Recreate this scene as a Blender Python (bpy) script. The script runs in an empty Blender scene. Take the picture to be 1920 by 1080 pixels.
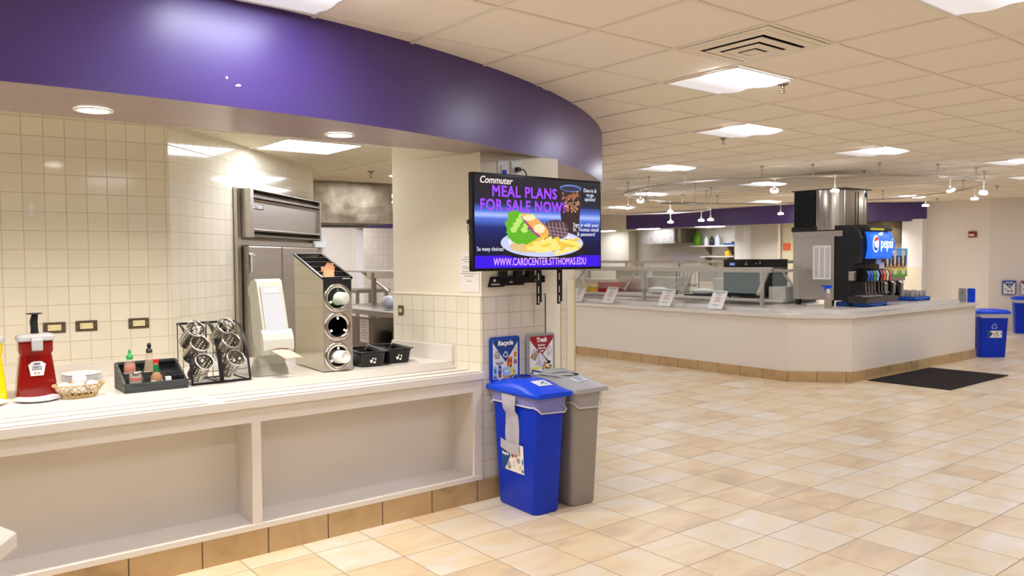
import bpy, bmesh, math, random
from mathutils import Vector, Matrix
random.seed(7)
C = bpy.context.scene.collection
SC = bpy.context.scene
R = math.radians

# ------------------------------------------------------------------ camera, world, exposure
cam_d = bpy.data.cameras.new('camera')
cam = bpy.data.objects.new('camera', cam_d); C.objects.link(cam)
cam_d.sensor_width = 36.0; cam_d.lens = 28.0; cam_d.clip_start = 0.02; cam_d.clip_end = 200
PITCH, ROLL, YAW = 0.0382116, -0.00741007, 0.89581605
fw = Vector((math.cos(YAW), math.sin(YAW), 0)); rt = Vector((math.sin(YAW), -math.cos(YAW), 0)); up = Vector((0, 0, 1))
f2 = fw * math.cos(PITCH) - up * math.sin(PITCH); u2 = fw * math.sin(PITCH) + up * math.cos(PITCH)
xr = rt * math.cos(ROLL) + u2 * math.sin(ROLL); ur = -rt * math.sin(ROLL) + u2 * math.cos(ROLL)
cam.matrix_world = Matrix(((xr.x, ur.x, -f2.x, 0), (xr.y, ur.y, -f2.y, 0), (xr.z, ur.z, -f2.z, 1.5), (0, 0, 0, 1)))
cam_d.dof.use_dof = True; cam_d.dof.focus_distance = 4.9; cam_d.dof.aperture_fstop = 3.2
SC.camera = cam
SC.view_settings.view_transform = 'Standard'; SC.view_settings.look = 'None'
SC.view_settings.gamma = 1.0; SC.view_settings.use_curve_mapping = False
SC.view_settings.exposure = 1.08
w = bpy.data.worlds.new('world'); SC.world = w; w.use_nodes = True
w.node_tree.nodes['Background'].inputs[0].default_value = (1.0, 0.93, 0.84, 1)
w.node_tree.nodes['Background'].inputs[1].default_value = 0.35
SC.cycles.max_bounces = 10; SC.cycles.diffuse_bounces = 5; SC.cycles.glossy_bounces = 4
SC.cycles.transmission_bounces = 8; SC.cycles.transparent_max_bounces = 12
SC.cycles.use_denoising = True; SC.cycles.sample_clamp_indirect = 6.0
SC.cycles.caustics_reflective = False; SC.cycles.caustics_refractive = False
PANEL = 15.0      # ceiling light panels
SPOT = 16.0      # small lamps

# ------------------------------------------------------------------ materials
def L(r, g, b):
    def c(v):
        v /= 255.0
        return v / 12.92 if v <= 0.04045 else ((v + 0.055) / 1.055) ** 2.4
    return (c(r), c(g), c(b), 1.0)
_m = {}
def mat(name, col=(200, 200, 200), rough=0.5, metal=0.0, es=0.0, ecol=None, alpha=1.0, trans=0.0, spec=0.5,
        noise=None, bump=None, ior=1.45, coat=0.0, aniso=0.0):
    if name in _m: return _m[name]
    m = bpy.data.materials.new(name); m.use_nodes = True; _m[name] = m
    nt = m.node_tree; b = nt.nodes['Principled BSDF']; lk = nt.links.new
    b.inputs['Base Color'].default_value = L(*col); b.inputs['Roughness'].default_value = rough
    b.inputs['Metallic'].default_value = metal; b.inputs['Specular IOR Level'].default_value = spec
    b.inputs['IOR'].default_value = ior; b.inputs['Alpha'].default_value = alpha
    b.inputs['Transmission Weight'].default_value = trans; b.inputs['Coat Weight'].default_value = coat
    b.inputs['Anisotropic'].default_value = aniso
    if es:
        b.inputs['Emission Color'].default_value = L(*(ecol or col)); b.inputs['Emission Strength'].default_value = es
    tc = None
    if noise or bump:
        tc = nt.nodes.new('ShaderNodeTexCoord')
    if noise:   # (other colour, scale, stretch vector)
        mp = nt.nodes.new('ShaderNodeMapping'); mp.inputs['Scale'].default_value = noise[2] if len(noise) > 2 else (1, 1, 1)
        n = nt.nodes.new('ShaderNodeTexNoise'); n.inputs['Scale'].default_value = noise[1]; n.inputs['Detail'].default_value = 6
        rp = nt.nodes.new('ShaderNodeValToRGB')
        rp.color_ramp.elements[0].position = 0.35; rp.color_ramp.elements[1].position = 0.68
        rp.color_ramp.elements[0].color = L(*col); rp.color_ramp.elements[1].color = L(*noise[0])
        lk(tc.outputs['Object'], mp.inputs[0]); lk(mp.outputs[0], n.inputs['Vector']); lk(n.outputs[0], rp.inputs[0]); lk(rp.outputs[0], b.inputs['Base Color'])
    if bump:    # (scale, strength, stretch)
        mp = nt.nodes.new('ShaderNodeMapping'); mp.inputs['Scale'].default_value = bump[2] if len(bump) > 2 else (1, 1, 1)
        n = nt.nodes.new('ShaderNodeTexNoise'); n.inputs['Scale'].default_value = bump[0]; n.inputs['Detail'].default_value = 4
        bp = nt.nodes.new('ShaderNodeBump'); bp.inputs['Strength'].default_value = bump[1]; bp.inputs['Distance'].default_value = 0.01
        lk(tc.outputs['Object'], mp.inputs[0]); lk(mp.outputs[0], n.inputs['Vector']); lk(n.outputs[0], bp.inputs['Height']); lk(bp.outputs[0], b.inputs['Normal'])
    return m

def tiles(name, pitch, cols, grout, axes='XZ', space='Object', rough=0.2, gw=0.02, off=(0, 0), cloud=None, bump=0.5, spec=0.5, pitch2=None, gbump=0.002):
    """square tiles with grout; each tile gets a tone between the colours and its own cloudy veining"""
    if name in _m: return _m[name]
    m = bpy.data.materials.new(name); m.use_nodes = True; _m[name] = m
    nt = m.node_tree; b = nt.nodes['Principled BSDF']; lk = nt.links.new; N = nt.nodes.new
    b.inputs['Specular IOR Level'].default_value = spec
    if space == 'Object':
        src = N('ShaderNodeTexCoord').outputs['Object']
    else:
        src = N('ShaderNodeNewGeometry').outputs['Position']
    sp = N('ShaderNodeSeparateXYZ'); lk(src, sp.inputs[0])
    def M(op, a, c=None, d=None):
        n = N('ShaderNodeMath'); n.operation = op
        for i, v in enumerate((a, c, d)):
            if v is None: continue
            if isinstance(v, (int, float)): n.inputs[i].default_value = v
            else: lk(v, n.inputs[i])
        return n.outputs[0]
    ids = []; masks = []
    for k, ax in enumerate(axes):
        p = pitch if k == 0 else (pitch2 or pitch)
        v = M('DIVIDE', M('SUBTRACT', sp.outputs['XYZ'.index(ax)], off[k]), p)
        ids.append(M('FLOOR', v)); fr = M('FRACT', v)
        d = M('MINIMUM', fr, M('SUBTRACT', 1.0, fr))
        mr = N('ShaderNodeMapRange'); mr.interpolation_type = 'SMOOTHSTEP'
        mr.inputs['From Min'].default_value = gw * 0.5; mr.inputs['From Max'].default_value = gw * 1.3
        lk(d, mr.inputs['Value']); masks.append(mr.outputs[0])
    mask = M('MULTIPLY', masks[0], masks[1])
    cb = N('ShaderNodeCombineXYZ'); lk(ids[0], cb.inputs[0]); lk(ids[1], cb.inputs[1])
    wn = N('ShaderNodeTexWhiteNoise'); wn.noise_dimensions = '3D'; lk(cb.outputs[0], wn.inputs['Vector'])
    rp = N('ShaderNodeValToRGB'); rp.color_ramp.elements[0].color = L(*cols[0]); rp.color_ramp.elements[1].color = L(*cols[-1])
    for i, cc in enumerate(cols[1:-1]):
        e = rp.color_ramp.elements.new((i + 1) / (len(cols) - 1)); e.color = L(*cc)
    val = wn.outputs['Value']
    if cloud:   # strength, scale, offset per tile
        vm = N('ShaderNodeVectorMath'); vm.operation = 'MULTIPLY_ADD'; vm.inputs[1].default_value = (13.7, 9.1, 5.3)
        lk(wn.outputs['Color'], vm.inputs[0]); lk(src, vm.inputs[2])
        mp = N('ShaderNodeMapping'); mp.inputs['Scale'].default_value = cloud[2]; lk(vm.outputs[0], mp.inputs[0])
        ns = N('ShaderNodeTexNoise'); ns.inputs['Scale'].default_value = cloud[1]; ns.inputs['Detail'].default_value = 5; ns.inputs['Distortion'].default_value = 0.6
        lk(mp.outputs[0], ns.inputs['Vector'])
        c0 = M('MULTIPLY', M('SUBTRACT', ns.outputs[0], 0.5), cloud[0])
        val = M('ADD', M('MULTIPLY', val, cloud[3]), M('ADD', c0, 0.5 - 0.5 * cloud[3]))
        cl = N('ShaderNodeClamp'); lk(val, cl.inputs[0]); val = cl.outputs[0]
    lk(val, rp.inputs[0])
    mx = N('ShaderNodeMix'); mx.data_type = 'RGBA'; mx.inputs[6].default_value = L(*grout)
    lk(mask, mx.inputs[0]); lk(rp.outputs[0], mx.inputs[7]); lk(mx.outputs[2], b.inputs['Base Color'])
    mr = N('ShaderNodeMapRange'); mr.inputs['To Min'].default_value = 0.8; mr.inputs['To Max'].default_value = rough
    lk(mask, mr.inputs['Value']); lk(mr.outputs[0], b.inputs['Roughness'])
    bp = N('ShaderNodeBump'); bp.inputs['Strength'].default_value = bump; bp.inputs['Distance'].default_value = gbump
    lk(mask, bp.inputs['Height']); lk(bp.outputs[0], b.inputs['Normal'])
    return m

def steel(name, col=(178, 174, 168), rough=0.3, sc=(1, 1, 60), b=0.12):
    return mat(name, col, rough, 1.0, noise=((col[0] - 10, col[1] - 11, col[2] - 12), 4, sc), bump=(40, b*0.3, sc))

FLOOR = tiles('floor_tile', 0.3302, [(198, 176, 148), (216, 191, 154), (222, 203, 170), (222, 210, 192), (232, 222, 206)], (160, 140, 118),
              axes='XY', space='World', rough=0.33, gw=0.009, off=(3.031, 3.105), cloud=(1.5, 2.6, (1.0, 2.4, 1.0), 0.62), bump=0.4, spec=0.4)
BASE = tiles('base_tile', 0.3302, [(150, 124, 88), (186, 156, 110), (196, 166, 122), (176, 150, 114)], (104, 84, 62),
             axes='XZ', space='Object', rough=0.4, gw=0.012, off=(0.0, -0.1), cloud=(1.3, 6.0, (1, 1, 1), 0.5), bump=0.4)
WTILE = tiles('cream_tile', 0.1016, [(230, 224, 206), (233, 227, 210), (236, 230, 214)], (206, 196, 168), rough=0.09, gw=0.024, off=(0.006, 0.039), bump=0.5, spec=0.55)
PTILE = tiles('pale_tile', 0.1016, [(224, 217, 204), (228, 221, 208), (232, 225, 212)], (192, 182, 164), rough=0.14, gw=0.022, off=(0.006, 0.039), bump=0.6)
CEIL = mat('ceiling_tile', (252, 246, 236), 0.95, spec=0.1, noise=((243, 235, 223), 160), bump=(260, 0.25))
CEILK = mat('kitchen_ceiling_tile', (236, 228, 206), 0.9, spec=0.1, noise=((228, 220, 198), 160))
TBAR = mat('grid_bar', (240, 232, 220), 0.7, spec=0.2)
PURPLE = mat('purple_paint', (76, 56, 124), 0.33, spec=0.6, noise=((80, 60, 128), 3), bump=(300, 0.04))
UNDER = mat('underside_sheen_paint', (150, 132, 136), 0.27, spec=0.6, noise=((156, 138, 140), 4, (1, 12, 1)))  # reflections of the cream walls are mixed into the purple paint's colour
PAINT = mat('cream_wall_paint', (238, 231, 213), 0.75, spec=0.2, bump=(220, 0.05))
PAINTW = mat('warm_white_wall_paint', (232, 225, 216), 0.7, spec=0.25, bump=(220, 0.05))
LAM = mat('white_laminate', (228, 221, 212), 0.42, spec=0.35)
SOLID = mat('white_solid_surface', (228, 222, 214), 0.22, spec=0.5)
GROOVE = mat('grey_groove', (150, 142, 138), 0.5)
STEEL = steel('brushed_steel', (204, 198, 190))
STEELD = steel('dark_brushed_steel', (152, 145, 136), 0.34)
STEELH = mat('hood_steel', (186, 176, 156), 0.34, 1.0, noise=((132, 122, 102), 5, (1, 1, 1)), bump=(7, 0.5))
CHROME = mat('chrome', (225, 225, 225), 0.08, 1.0)
BLACK = mat('black_plastic', (22, 22, 24), 0.35)
BLACKM = mat('black_metal', (34, 34, 38), 0.45, 0.4)
BLACKG = mat('black_gloss', (12, 12, 14), 0.12)
DARK = mat('dark_void', (12, 11, 10), 0.8)
BLUE = mat('blue_plastic', (0, 54, 206), 0.4, spec=0.3, noise=((0, 48, 196), 5))
BLUED = mat('blue_lid_plastic', (10, 70, 226), 0.33, spec=0.4)
GREY = mat('grey_plastic', (156, 150, 144), 0.42, noise=((150, 145, 139), 5))
GREYL = mat('grey_lid_plastic', (170, 170, 172), 0.4)
WHITE = mat('white_plastic', (240, 240, 242), 0.3)
PAPER = mat('white_paper', (238, 234, 230), 0.8)
INK = mat('dark_print', (60, 58, 64), 0.8)
INKB = mat('blue_print', (26, 72, 140), 0.7)
INKR = mat('red_print', (170, 26, 46), 0.7)
CREAMP = mat('ivory_plastic', (232, 222, 172), 0.35)
GLASS = mat('clear_glass', (216, 236, 230), 0.03, alpha=0.09)
GLASSE = mat('green_glass_edge', (90, 140, 125), 0.2, alpha=0.8)
CUPC = mat('clear_plastic', (235, 238, 236), 0.1, alpha=0.45)
LENS = mat('light_lens', (255, 255, 255), 0.5, es=PANEL, ecol=(236, 241, 255))
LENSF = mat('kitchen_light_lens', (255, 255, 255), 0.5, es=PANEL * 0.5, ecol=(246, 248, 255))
REFL = mat('light_reflector', (214, 214, 218), 0.7, es=0.26, ecol=(236, 236, 242))  # faint glow imitates light bounced from the lens
LAMP = mat('lamp_lens', (255, 255, 255), 0.5, es=SPOT, ecol=(255, 248, 238))
DOWN = mat('downlight_lens', (255, 255, 255), 0.5, es=SPOT, ecol=(255, 244, 230))
WHITEM = mat('white_metal', (236, 232, 226), 0.4)
NICKEL = mat('satin_nickel', (190, 182, 172), 0.35, 0.55)

# ------------------------------------------------------------------ mesh builder
class MB:
    def __init__(s, M=None): s.v = []; s.f = []; s.mi = []; s.sm = []; s.M = M or Matrix.Identity(4)
    def add(s, vs, fs, m=0, smooth=False):
        o = len(s.v); s.v += [tuple(s.M @ Vector(v)) for v in vs]
        for f in fs: s.f.append([o + i for i in f]); s.mi.append(m); s.sm.append(smooth)
        return s
    def box(s, x0, x1, y0, y1, z0, z1, m=0):
        return s.add([(x0,y0,z0),(x1,y0,z0),(x1,y1,z0),(x0,y1,z0),(x0,y0,z1),(x1,y0,z1),(x1,y1,z1),(x0,y1,z1)],
                     [(3,2,1,0),(4,5,6,7),(0,1,5,4),(1,2,6,5),(2,3,7,6),(3,0,4,7)], m)
    def prism(s, poly, a0, a1, axis='z', m=0, smooth=False):
        """poly 2d extruded: axis z -> (x,y); axis x -> (y,z); axis y -> (x,z)"""
        def P(p, a): return (p[0], p[1], a) if axis == 'z' else ((a, p[0], p[1]) if axis == 'x' else (p[0], a, p[1]))
        n = len(poly)
        if axis == 'y': poly = poly[::-1]
        ar = sum(poly[i][0] * poly[(i+1) % n][1] - poly[(i+1) % n][0] * poly[i][1] for i in range(n))
        if (ar < 0) != (axis == 'y'): poly = poly[::-1]
        vs = [P(p, a0) for p in poly] + [P(p, a1) for p in poly]
        s.add(vs, [list(range(n))[::-1], list(range(n, 2*n))], m)
        s.add(vs, [(i, (i+1) % n, n + (i+1) % n, n + i) for i in range(n)], m, smooth)
        return s
    def loft(s, rings, m=0, smooth=True, caps=True, close=True):
        n = len(rings[0]); vs = [p for r in rings for p in r]; fs = []
        for k in range(len(rings) - 1):
            for i in range(n if close else n - 1):
                j = (i + 1) % n; fs.append((k*n+i, k*n+j, (k+1)*n+j, (k+1)*n+i))
        s.add(vs, fs, m, smooth)
        if caps: s.add(rings[0], [list(range(n))[::-1]], m); s.add(rings[-1], [list(range(n))], m)
        return s
    def lathe(s, prof, n=24, c=(0, 0, 0), m=0, smooth=True, M=None, caps=False):
        M = M or Matrix.Identity(4)
        rings = [[tuple(M @ Vector((r*math.cos(2*math.pi*i/n), r*math.sin(2*math.pi*i/n), z)) + Vector(c)) for i in range(n)] for r, z in prof]
        return s.loft(rings, m, smooth, caps)
    def cyl(s, c, r, z0, z1, n=20, m=0, r2=None, M=None):
        return s.lathe([(r, z0), (r if r2 is None else r2, z1)], n, c, m, True, M, True)
    def tube(s, pts, r, n=8, m=0, cyc=False, flat=None):
        pts = [Vector(p) for p in pts]; k = len(pts); rings = []; prev = None
        for i, p in enumerate(pts):
            a = pts[(i-1) % k] if (cyc or i) else p; b = pts[(i+1) % k] if (cyc or i < k-1) else p
            t = (b - a).normalized()
            if prev is None:
                u = t.cross(Vector((0, 0, 1)));  u = t.cross(Vector((0, 1, 0))) if u.length < 1e-3 else u
            else: u = prev - t * prev.dot(t)
            u.normalize(); prev = u; v = t.cross(u); rr = r[i] if isinstance(r, (list, tuple)) else r
            fu, fv = flat or (1, 1)
            rings.append([tuple(p + u*rr*fu*math.cos(2*math.pi*j/n) + v*rr*fv*math.sin(2*math.pi*j/n)) for j in range(n)])
        if cyc: rings.append(rings[0])
        return s.loft(rings, m, True, not cyc)
    def sph(s, c, r, n=16, m=0, sz=(1, 1, 1)):
        pr = [(math.sin(math.pi*k/8)*1.0, -math.cos(math.pi*k/8)) for k in range(9)]
        rings = [[(c[0]+max(a,1e-4)*r*sz[0]*math.cos(2*math.pi*i/n), c[1]+max(a,1e-4)*r*sz[1]*math.sin(2*math.pi*i/n), c[2]+z*r*sz[2]) for i in range(n)] for a, z in pr]
        return s.loft(rings, m, True, True)
    def build(s, name, mats, parent=None, bevel=0.0, seg=2, loc=None, rz=0.0, rot=None, solid=0.0, sub=0):
        me = bpy.data.meshes.new(name); me.from_pydata(s.v, [], s.f)
        for k in (mats if isinstance(mats, (list, tuple)) else [mats]): me.materials.append(k)
        me.polygons.foreach_set('material_index', s.mi); me.polygons.foreach_set('use_smooth', s.sm); me.update()
        o = bpy.data.objects.new(name, me); C.objects.link(o)
        if parent: o.parent = parent
        if loc: o.location = loc
        o.rotation_euler = rot or (0, 0, rz)
        if solid:
            md = o.modifiers.new('solid', 'SOLIDIFY'); md.thickness = solid; md.offset = 0
        if bevel:
            md = o.modifiers.new('bevel', 'BEVEL'); md.width = bevel; md.segments = seg; md.limit_method = 'ANGLE'; md.angle_limit = R(50)
            md.harden_normals = False
        if sub:
            md = o.modifiers.new('sub', 'SUBSURF'); md.levels = sub; md.render_levels = sub
        return o

def tag(o, label, cat, group=None, kind=None):
    o['label'] = label
    if cat: o['category'] = cat
    if group: o['group'] = group
    if kind: o['kind'] = kind
    return o
def thing(name, label, cat, loc=(0, 0, 0), rz=0.0, group=None):
    o = bpy.data.objects.new(name, None); C.objects.link(o); o.location = loc; o.rotation_euler = (0, 0, rz); o.empty_display_size = 0.05
    return tag(o, label, cat, group)
def struct(name, mb, m, **k):
    o = mb.build(name, m, **k); o['kind'] = 'structure'; return o
def dup(root, loc=None, rz=None, label=None, rot=None):
    r = root.copy(); C.objects.link(r)
    if loc is not None: r.location = loc
    if rz is not None: r.rotation_euler = (0, 0, rz)
    if rot is not None: r.rotation_euler = rot
    if label: r['label'] = label
    for ch in list(root.children):
        c = ch.copy(); C.objects.link(c); c.parent = r
        for g in ch.children:
            d = g.copy(); C.objects.link(d); d.parent = c
    return r
def ux(loc, ax, ay):
    """matrix with x axis ax, y axis ay (so text laid in xy reads along ax, upwards ay)"""
    ax = Vector(ax).normalized(); ay = Vector(ay).normalized(); az = ax.cross(ay)
    return Matrix(((ax.x, ay.x, az.x, loc[0]), (ax.y, ay.y, az.y, loc[1]), (ax.z, ay.z, az.z, loc[2]), (0, 0, 0, 1)))
def txt(s, size, m, parent, M, name='lettering', bold=0.0, sx=1.0, shear=0.0, align='CENTER', ext=0.0004, width=None, sp=1.0, line=1.0):
    cu = bpy.data.curves.new('t', 'FONT'); cu.body = s; cu.size = size; cu.align_x = align; cu.align_y = 'CENTER'
    cu.offset = 0.0; cu.shear = shear; cu.extrude = ext; cu.space_character = sp; cu.space_line = line; cu.resolution_u = 3
    t = bpy.data.objects.new('t', cu); C.objects.link(t)
    me = bpy.data.meshes.new_from_object(t, depsgraph=bpy.context.evaluated_depsgraph_get())
    bpy.data.objects.remove(t); bpy.data.curves.remove(cu)
    if width and len(me.vertices):
        xs = [v.co.x for v in me.vertices]; sx = width / (max(xs) - min(xs))
    for v in me.vertices: v.co.x *= sx
    if bold > 0:
        e = bold*size*1.6; vs = [tuple(v.co) for v in me.vertices]; fs = [tuple(p.vertices) for p in me.polygons]; V = []; F_ = []
        for q, (dx, dy) in enumerate(((0, 0), (-e, -e), (e, -e), (-e, e), (e, e), (-e, 0), (e, 0))):
            o_ = len(V); V += [(x+dx, y+dy, z+q*2e-5) for x, y, z in vs]; F_ += [tuple(i+o_ for i in f) for f in fs]
        me = bpy.data.meshes.new('t'); me.from_pydata(V, [], F_)
    me.transform(M); me.materials.clear(); me.materials.append(m); me.name = name
    o = bpy.data.objects.new(name, me); C.objects.link(o); o.parent = parent
    return o
def rrect(x0, x1, y0, y1, r, n=5):
    p = []
    for cx, cy, a in ((x1-r, y1-r, 0), (x0+r, y1-r, 90), (x0+r, y0+r, 180), (x1-r, y0+r, 270)):
        for k in range(n+1): t = R(a + 90*k/n); p.append((cx + r*math.cos(t), cy + r*math.sin(t)))
    return p

# ------------------------------------------------------------------ room shell
CZ, KZ, SZ = 2.60, 2.30, 2.145           # main ceiling, kitchen ceiling, soffit underside
GP, GX, GY = 0.5824, 2.174, 2.792        # ceiling grid
struct('floor', MB().box(-5, 19, -6, 18, -0.1, 0), FLOOR)
struct('ceiling', MB().box(-5.1, 19.1, -6.1, 18.1, CZ, CZ + 0.1), CEIL)
def open_cells(): return [(-2,0),(3,0),(6,2),(10,2),(9,6),(2,-3)]
g = MB()
for i in range(-12, 29):
    x = GX + GP * i; g.box(x - 0.0115, x + 0.0115, -6, 18, CZ - 0.006, CZ)
for j in range(-15, 27):
    y = GY + GP * j; g.box(-5, 19, y - 0.0115, y + 0.0115, CZ - 0.0055, CZ)
struct('trim_1', g, TBAR)
struct('wall_south', MB().box(-5.1, 19.1, -6.1, -6, 0, CZ), PAINTW)
struct('wall_west', MB().box(-5.1, -5, -6, 3.1, 0, CZ), PAINTW)
struct('wall_east', MB().box(18.35, 18.45, -6, 4.2, 0, CZ), PAINTW)
struct('wall_north', MB().box(6.6, 19, 17.6, 17.7, 0, CZ), PAINTW)
# far wall and the angled wall beside it
struct('wall_far', MB().box(0, 11.2, -0.1, 0, 0, CZ), PAINTW, loc=(17.25, 6.42, 0), rz=R(90))
a = math.atan2(4.15 - 6.42, 18.35 - 17.25); ln = math.hypot(4.15 - 6.42, 18.35 - 17.25)
struct('wall_far_corner', MB().box(0, ln, 0, 0.1, 0, CZ), PAINTW, loc=(17.25, 6.42, 0), rz=a)
# tiled walls behind the near counter
WL = (0.523, 4.97); aL = R(-5)
struct('wall_left', MB().box(-5.6, 0.836, 0, 0.1, 0, KZ + 0.02), WTILE, loc=(WL[0], WL[1], 0), rz=aL)
WC = (1.356, 4.897); aB = R(45.6)
struct('wall_back', MB().box(0, 2.44, 0, 0.14, 0, KZ + 0.02), WTILE, loc=(WC[0], WC[1], 0), rz=aB)
# soffit: curved purple fascia with flat underside
AC = (0.8, 9.65); AR = 6.28
def arc(r, a0, a1, n): return [(AC[0] + r*math.cos(R(a0 + (a1-a0)*k/n)), AC[1] + r*math.sin(R(a0 + (a1-a0)*k/n))) for k in range(n+1)]
out = arc(AR, -135, -8, 120)
s1 = MB()
s1.loft([[(x, y, SZ) for x, y in out], [(x, y, CZ) for x, y in out]], 0, True, False, False)
inn = [(-3.4, 6.0), (-2.6, 4.6), (-2.0, 4.04), (2.9, 4.04), (3.6, 4.35)] + arc(5.62, -55, -8, 30)
poly = out + inn[::-1]
s1.add([(x, y, SZ) for x, y in poly], [list(range(len(poly)))[::-1]], 1)
s1.loft([[(x, y, SZ) for x, y in inn], [(x, y, CZ) for x, y in inn]], 0, False, False, False)
struct('trim_2', s1, [PURPLE, UNDER])
# kitchen ceiling (lower) with its grid
kp = [(-4.4, 4.06), (3.3, 4.06), (3.7, 4.3)] + arc(5.6, -54, 10, 30) + [(6.5, 12.0), (-4.4, 12.0)]
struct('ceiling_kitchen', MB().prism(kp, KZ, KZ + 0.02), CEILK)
g = MB()
for i in range(-6, 6):
    x = 2.135 + 0.5825 * i; g.box(x - 0.011, x + 0.011, max(4.1, 9.65 - math.sqrt(max(0.0, 5.5**2 - (x-0.8)**2))), 11.9, KZ - 0.005, KZ)
for j in range(-1, 12):
    y = 5.04 + 0.5825 * j; g.box(-4, min(6.2, 0.8 + math.sqrt(max(0.0, 5.5**2 - (min(y, 9.65)-9.65)**2))), y - 0.011, y + 0.011, KZ - 0.0045, KZ)
struct('trim_3', g, TBAR)
# near pillar: painted above, tiled below
pc = [(2.905, 3.93), (3.54, 3.93), (3.54, 4.30), (3.45, 4.75), (2.752, 4.725)]
struct('wall_pillar', MB().prism(pc, 0, SZ), PAINT)
struct('wall_pillar_upper', MB().prism([(2.905, 4.06), (3.50, 4.30), (3.45, 4.75), (2.752, 4.725)], SZ, CZ), PAINT)
struct('wall_pillar_side', MB().box(0, 0.806, 0, 0.007, 0, 1.264), WTILE, loc=(2.905, 3.93, 0), rz=R(101))
struct('wall_pillar_front', MB().box(0, 0.512, -0.007, 0, 0.13, 1.264), PTILE, loc=(2.905, 3.93, 0))
t = MB().box(3.418, 3.548, 3.916, 3.932, 0.13, 1.264).box(3.415, 3.419, 3.918, 3.93, 0.13, 1.264, 1).box(3.545, 3.55, 3.912, 4.25, 0.13, 1.30, 2)
struct('trim_4', t, [PAINT, DARK, mat('trim_edge', (206, 186, 130), 0.5)])
struct('trim_5', MB().box(0, 0.81, -0.001, 0.010, 1.262, 1.270).prism([(0.0, 0), (0.0, 0.010), (-0.01, 0.01), (-0.01, 0)], 1.262, 1.27), PAINT, loc=(2.905, 3.93, 0), rz=R(101))
# second pillar further round the curve
struct('wall_pillar_second', MB().prism([(5.36, 6.27), (5.605, 6.084), (5.665, 6.04), (5.95, 6.5), (5.8, 6.8)], 0, SZ + 0.1), PAINTW)
d = math.atan2(6.084 - 6.27, 5.605 - 5.36)
struct('wall_pillar_second_tile', MB().box(0, 0.30, -0.008, 0, 0, 1.25), PTILE, loc=(5.36, 6.27, 0), rz=d)
struct('trim_6', MB().box(0.302, 0.385, -0.014, 0.0, 0, 1.26).box(0.378, 0.39, -0.018, 0.01, 0, 1.30, 1), [PAINT, mat('trim_edge')], loc=(5.36, 6.27, 0), rz=d)

# ------------------------------------------------------------------ near counter
base = MB().box(0, 4.32, -0.012, 0.0, 0, 0.134)
struct('baseboard_counter', base, BASE, loc=(-0.119 - 0.3302 * 2, 3.932, 0))
cab = thing('base_cabinet', 'long white laminate base cabinet with open bays under the near serving counter', 'cabinet', (0, 0, 0))
Y0, YB = 3.92, 4.165
bays = [(-1.30, 0.035), (0.082, 1.457), (1.504, 2.832)]
f = MB().box(-1.35, 2.893, Y0, Y0 + 0.02, 0.68, 0.757).box(-1.35, 2.893, Y0 - 0.004, Y0 + 0.02, 0.134, 0.163)
for x0, x1 in ((0.035, 0.082), (1.457, 1.504), (2.832, 2.893), (-1.35, -1.30)): f.box(x0, x1, Y0, Y0 + 0.02, 0.163, 0.68)
f.build('face_frame', LAM, cab, 0.0015, 1)
MB().box(-1.35, 2.893, YB, YB + 0.02, 0.13, 0.757).build('back_panel', LAM, cab)
MB().box(-1.35, 2.893, Y0 + 0.02, YB, 0.134, 0.16).build('bottom_shelf', LAM, cab)
for x0, x1 in ((0.042, 0.075), (1.464, 1.497), (2.838, 2.893)):
    p = MB().box(x0, x1, Y0 + 0.02, YB, 0.16, 0.757).build('side_panel', LAM, cab)
    h = MB()
    for k in range(15):
        for yy in (Y0 + 0.045, YB - 0.035):
            z = 0.20 + k * 0.032
            for xx, s in ((x0, -1), (x1, 1)):
                if x0 > 2.8 and s > 0: continue
                h.add([(xx + s*0.0006, yy + 0.0022*math.cos(q), z + 0.0022*math.sin(q)) for q in [i*math.pi/3 for i in range(6)]], [list(range(6))])
    h.build('shelf_pin_holes', INK, p)['kind'] = 'stuff'
ts = thing('tray_slide', 'white solid surface tray slide ledge with grey grooves along the counter front', 'tray slide')
MB().box(-1.4, 2.897, 3.895, 4.153, 0.757, 0.8025).build('ledge', SOLID, ts, 0.004)
gr = MB()
for k, (y, xr_) in enumerate(((4.148, 2.87), (4.032, 2.868), (3.916, 2.872))):
    o_ = -0.0
    for xa, xb in ((-1.38, 1.24), (1.32, xr_)):
        gr.box(xa, xb, y - 0.012, y - 0.004, 0.8022, 0.8034).box(xa, xb, y - 0.004, y + 0.006, 0.8022, 0.8075, 1)
gr.build('groove_strips', [GROOVE, SOLID], ts)
ct = thing('countertop', 'white solid surface countertop of the near serving counter with low backsplashes', 'countertop')
MB().prism([(-1.4, 4.154), (2.872, 4.154), (2.775, 4.66), (2.745, 4.83), (2.0, 5.20), (1.66, 5.20), (1.35, 4.893), (-1.4, 5.13)], 0.8025, 0.85).build('slab', SOLID, ct, 0.003)
MB().box(-1.9, 0.822, -0.018, 0, 0.85, 0.937).build('backsplash', SOLID, ct, 0.002, loc=(WL[0], WL[1], 0), rz=aL)
MB().box(0.225, 0.795, 0.008, 0.036, 0.85, 0.95).build('backsplash', SOLID, ct, 0.002, loc=(2.905, 3.93, 0), rz=R(101))
MB().box(-1.4, 2.70, 4.26, 4.9, 0.70, 0.8025).build('support_box', LAM, ct)
struct('wall_under_counter', MB().box(-1.4, 2.7, 4.86, 4.9, 0, 0.7), PAINT)

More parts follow.
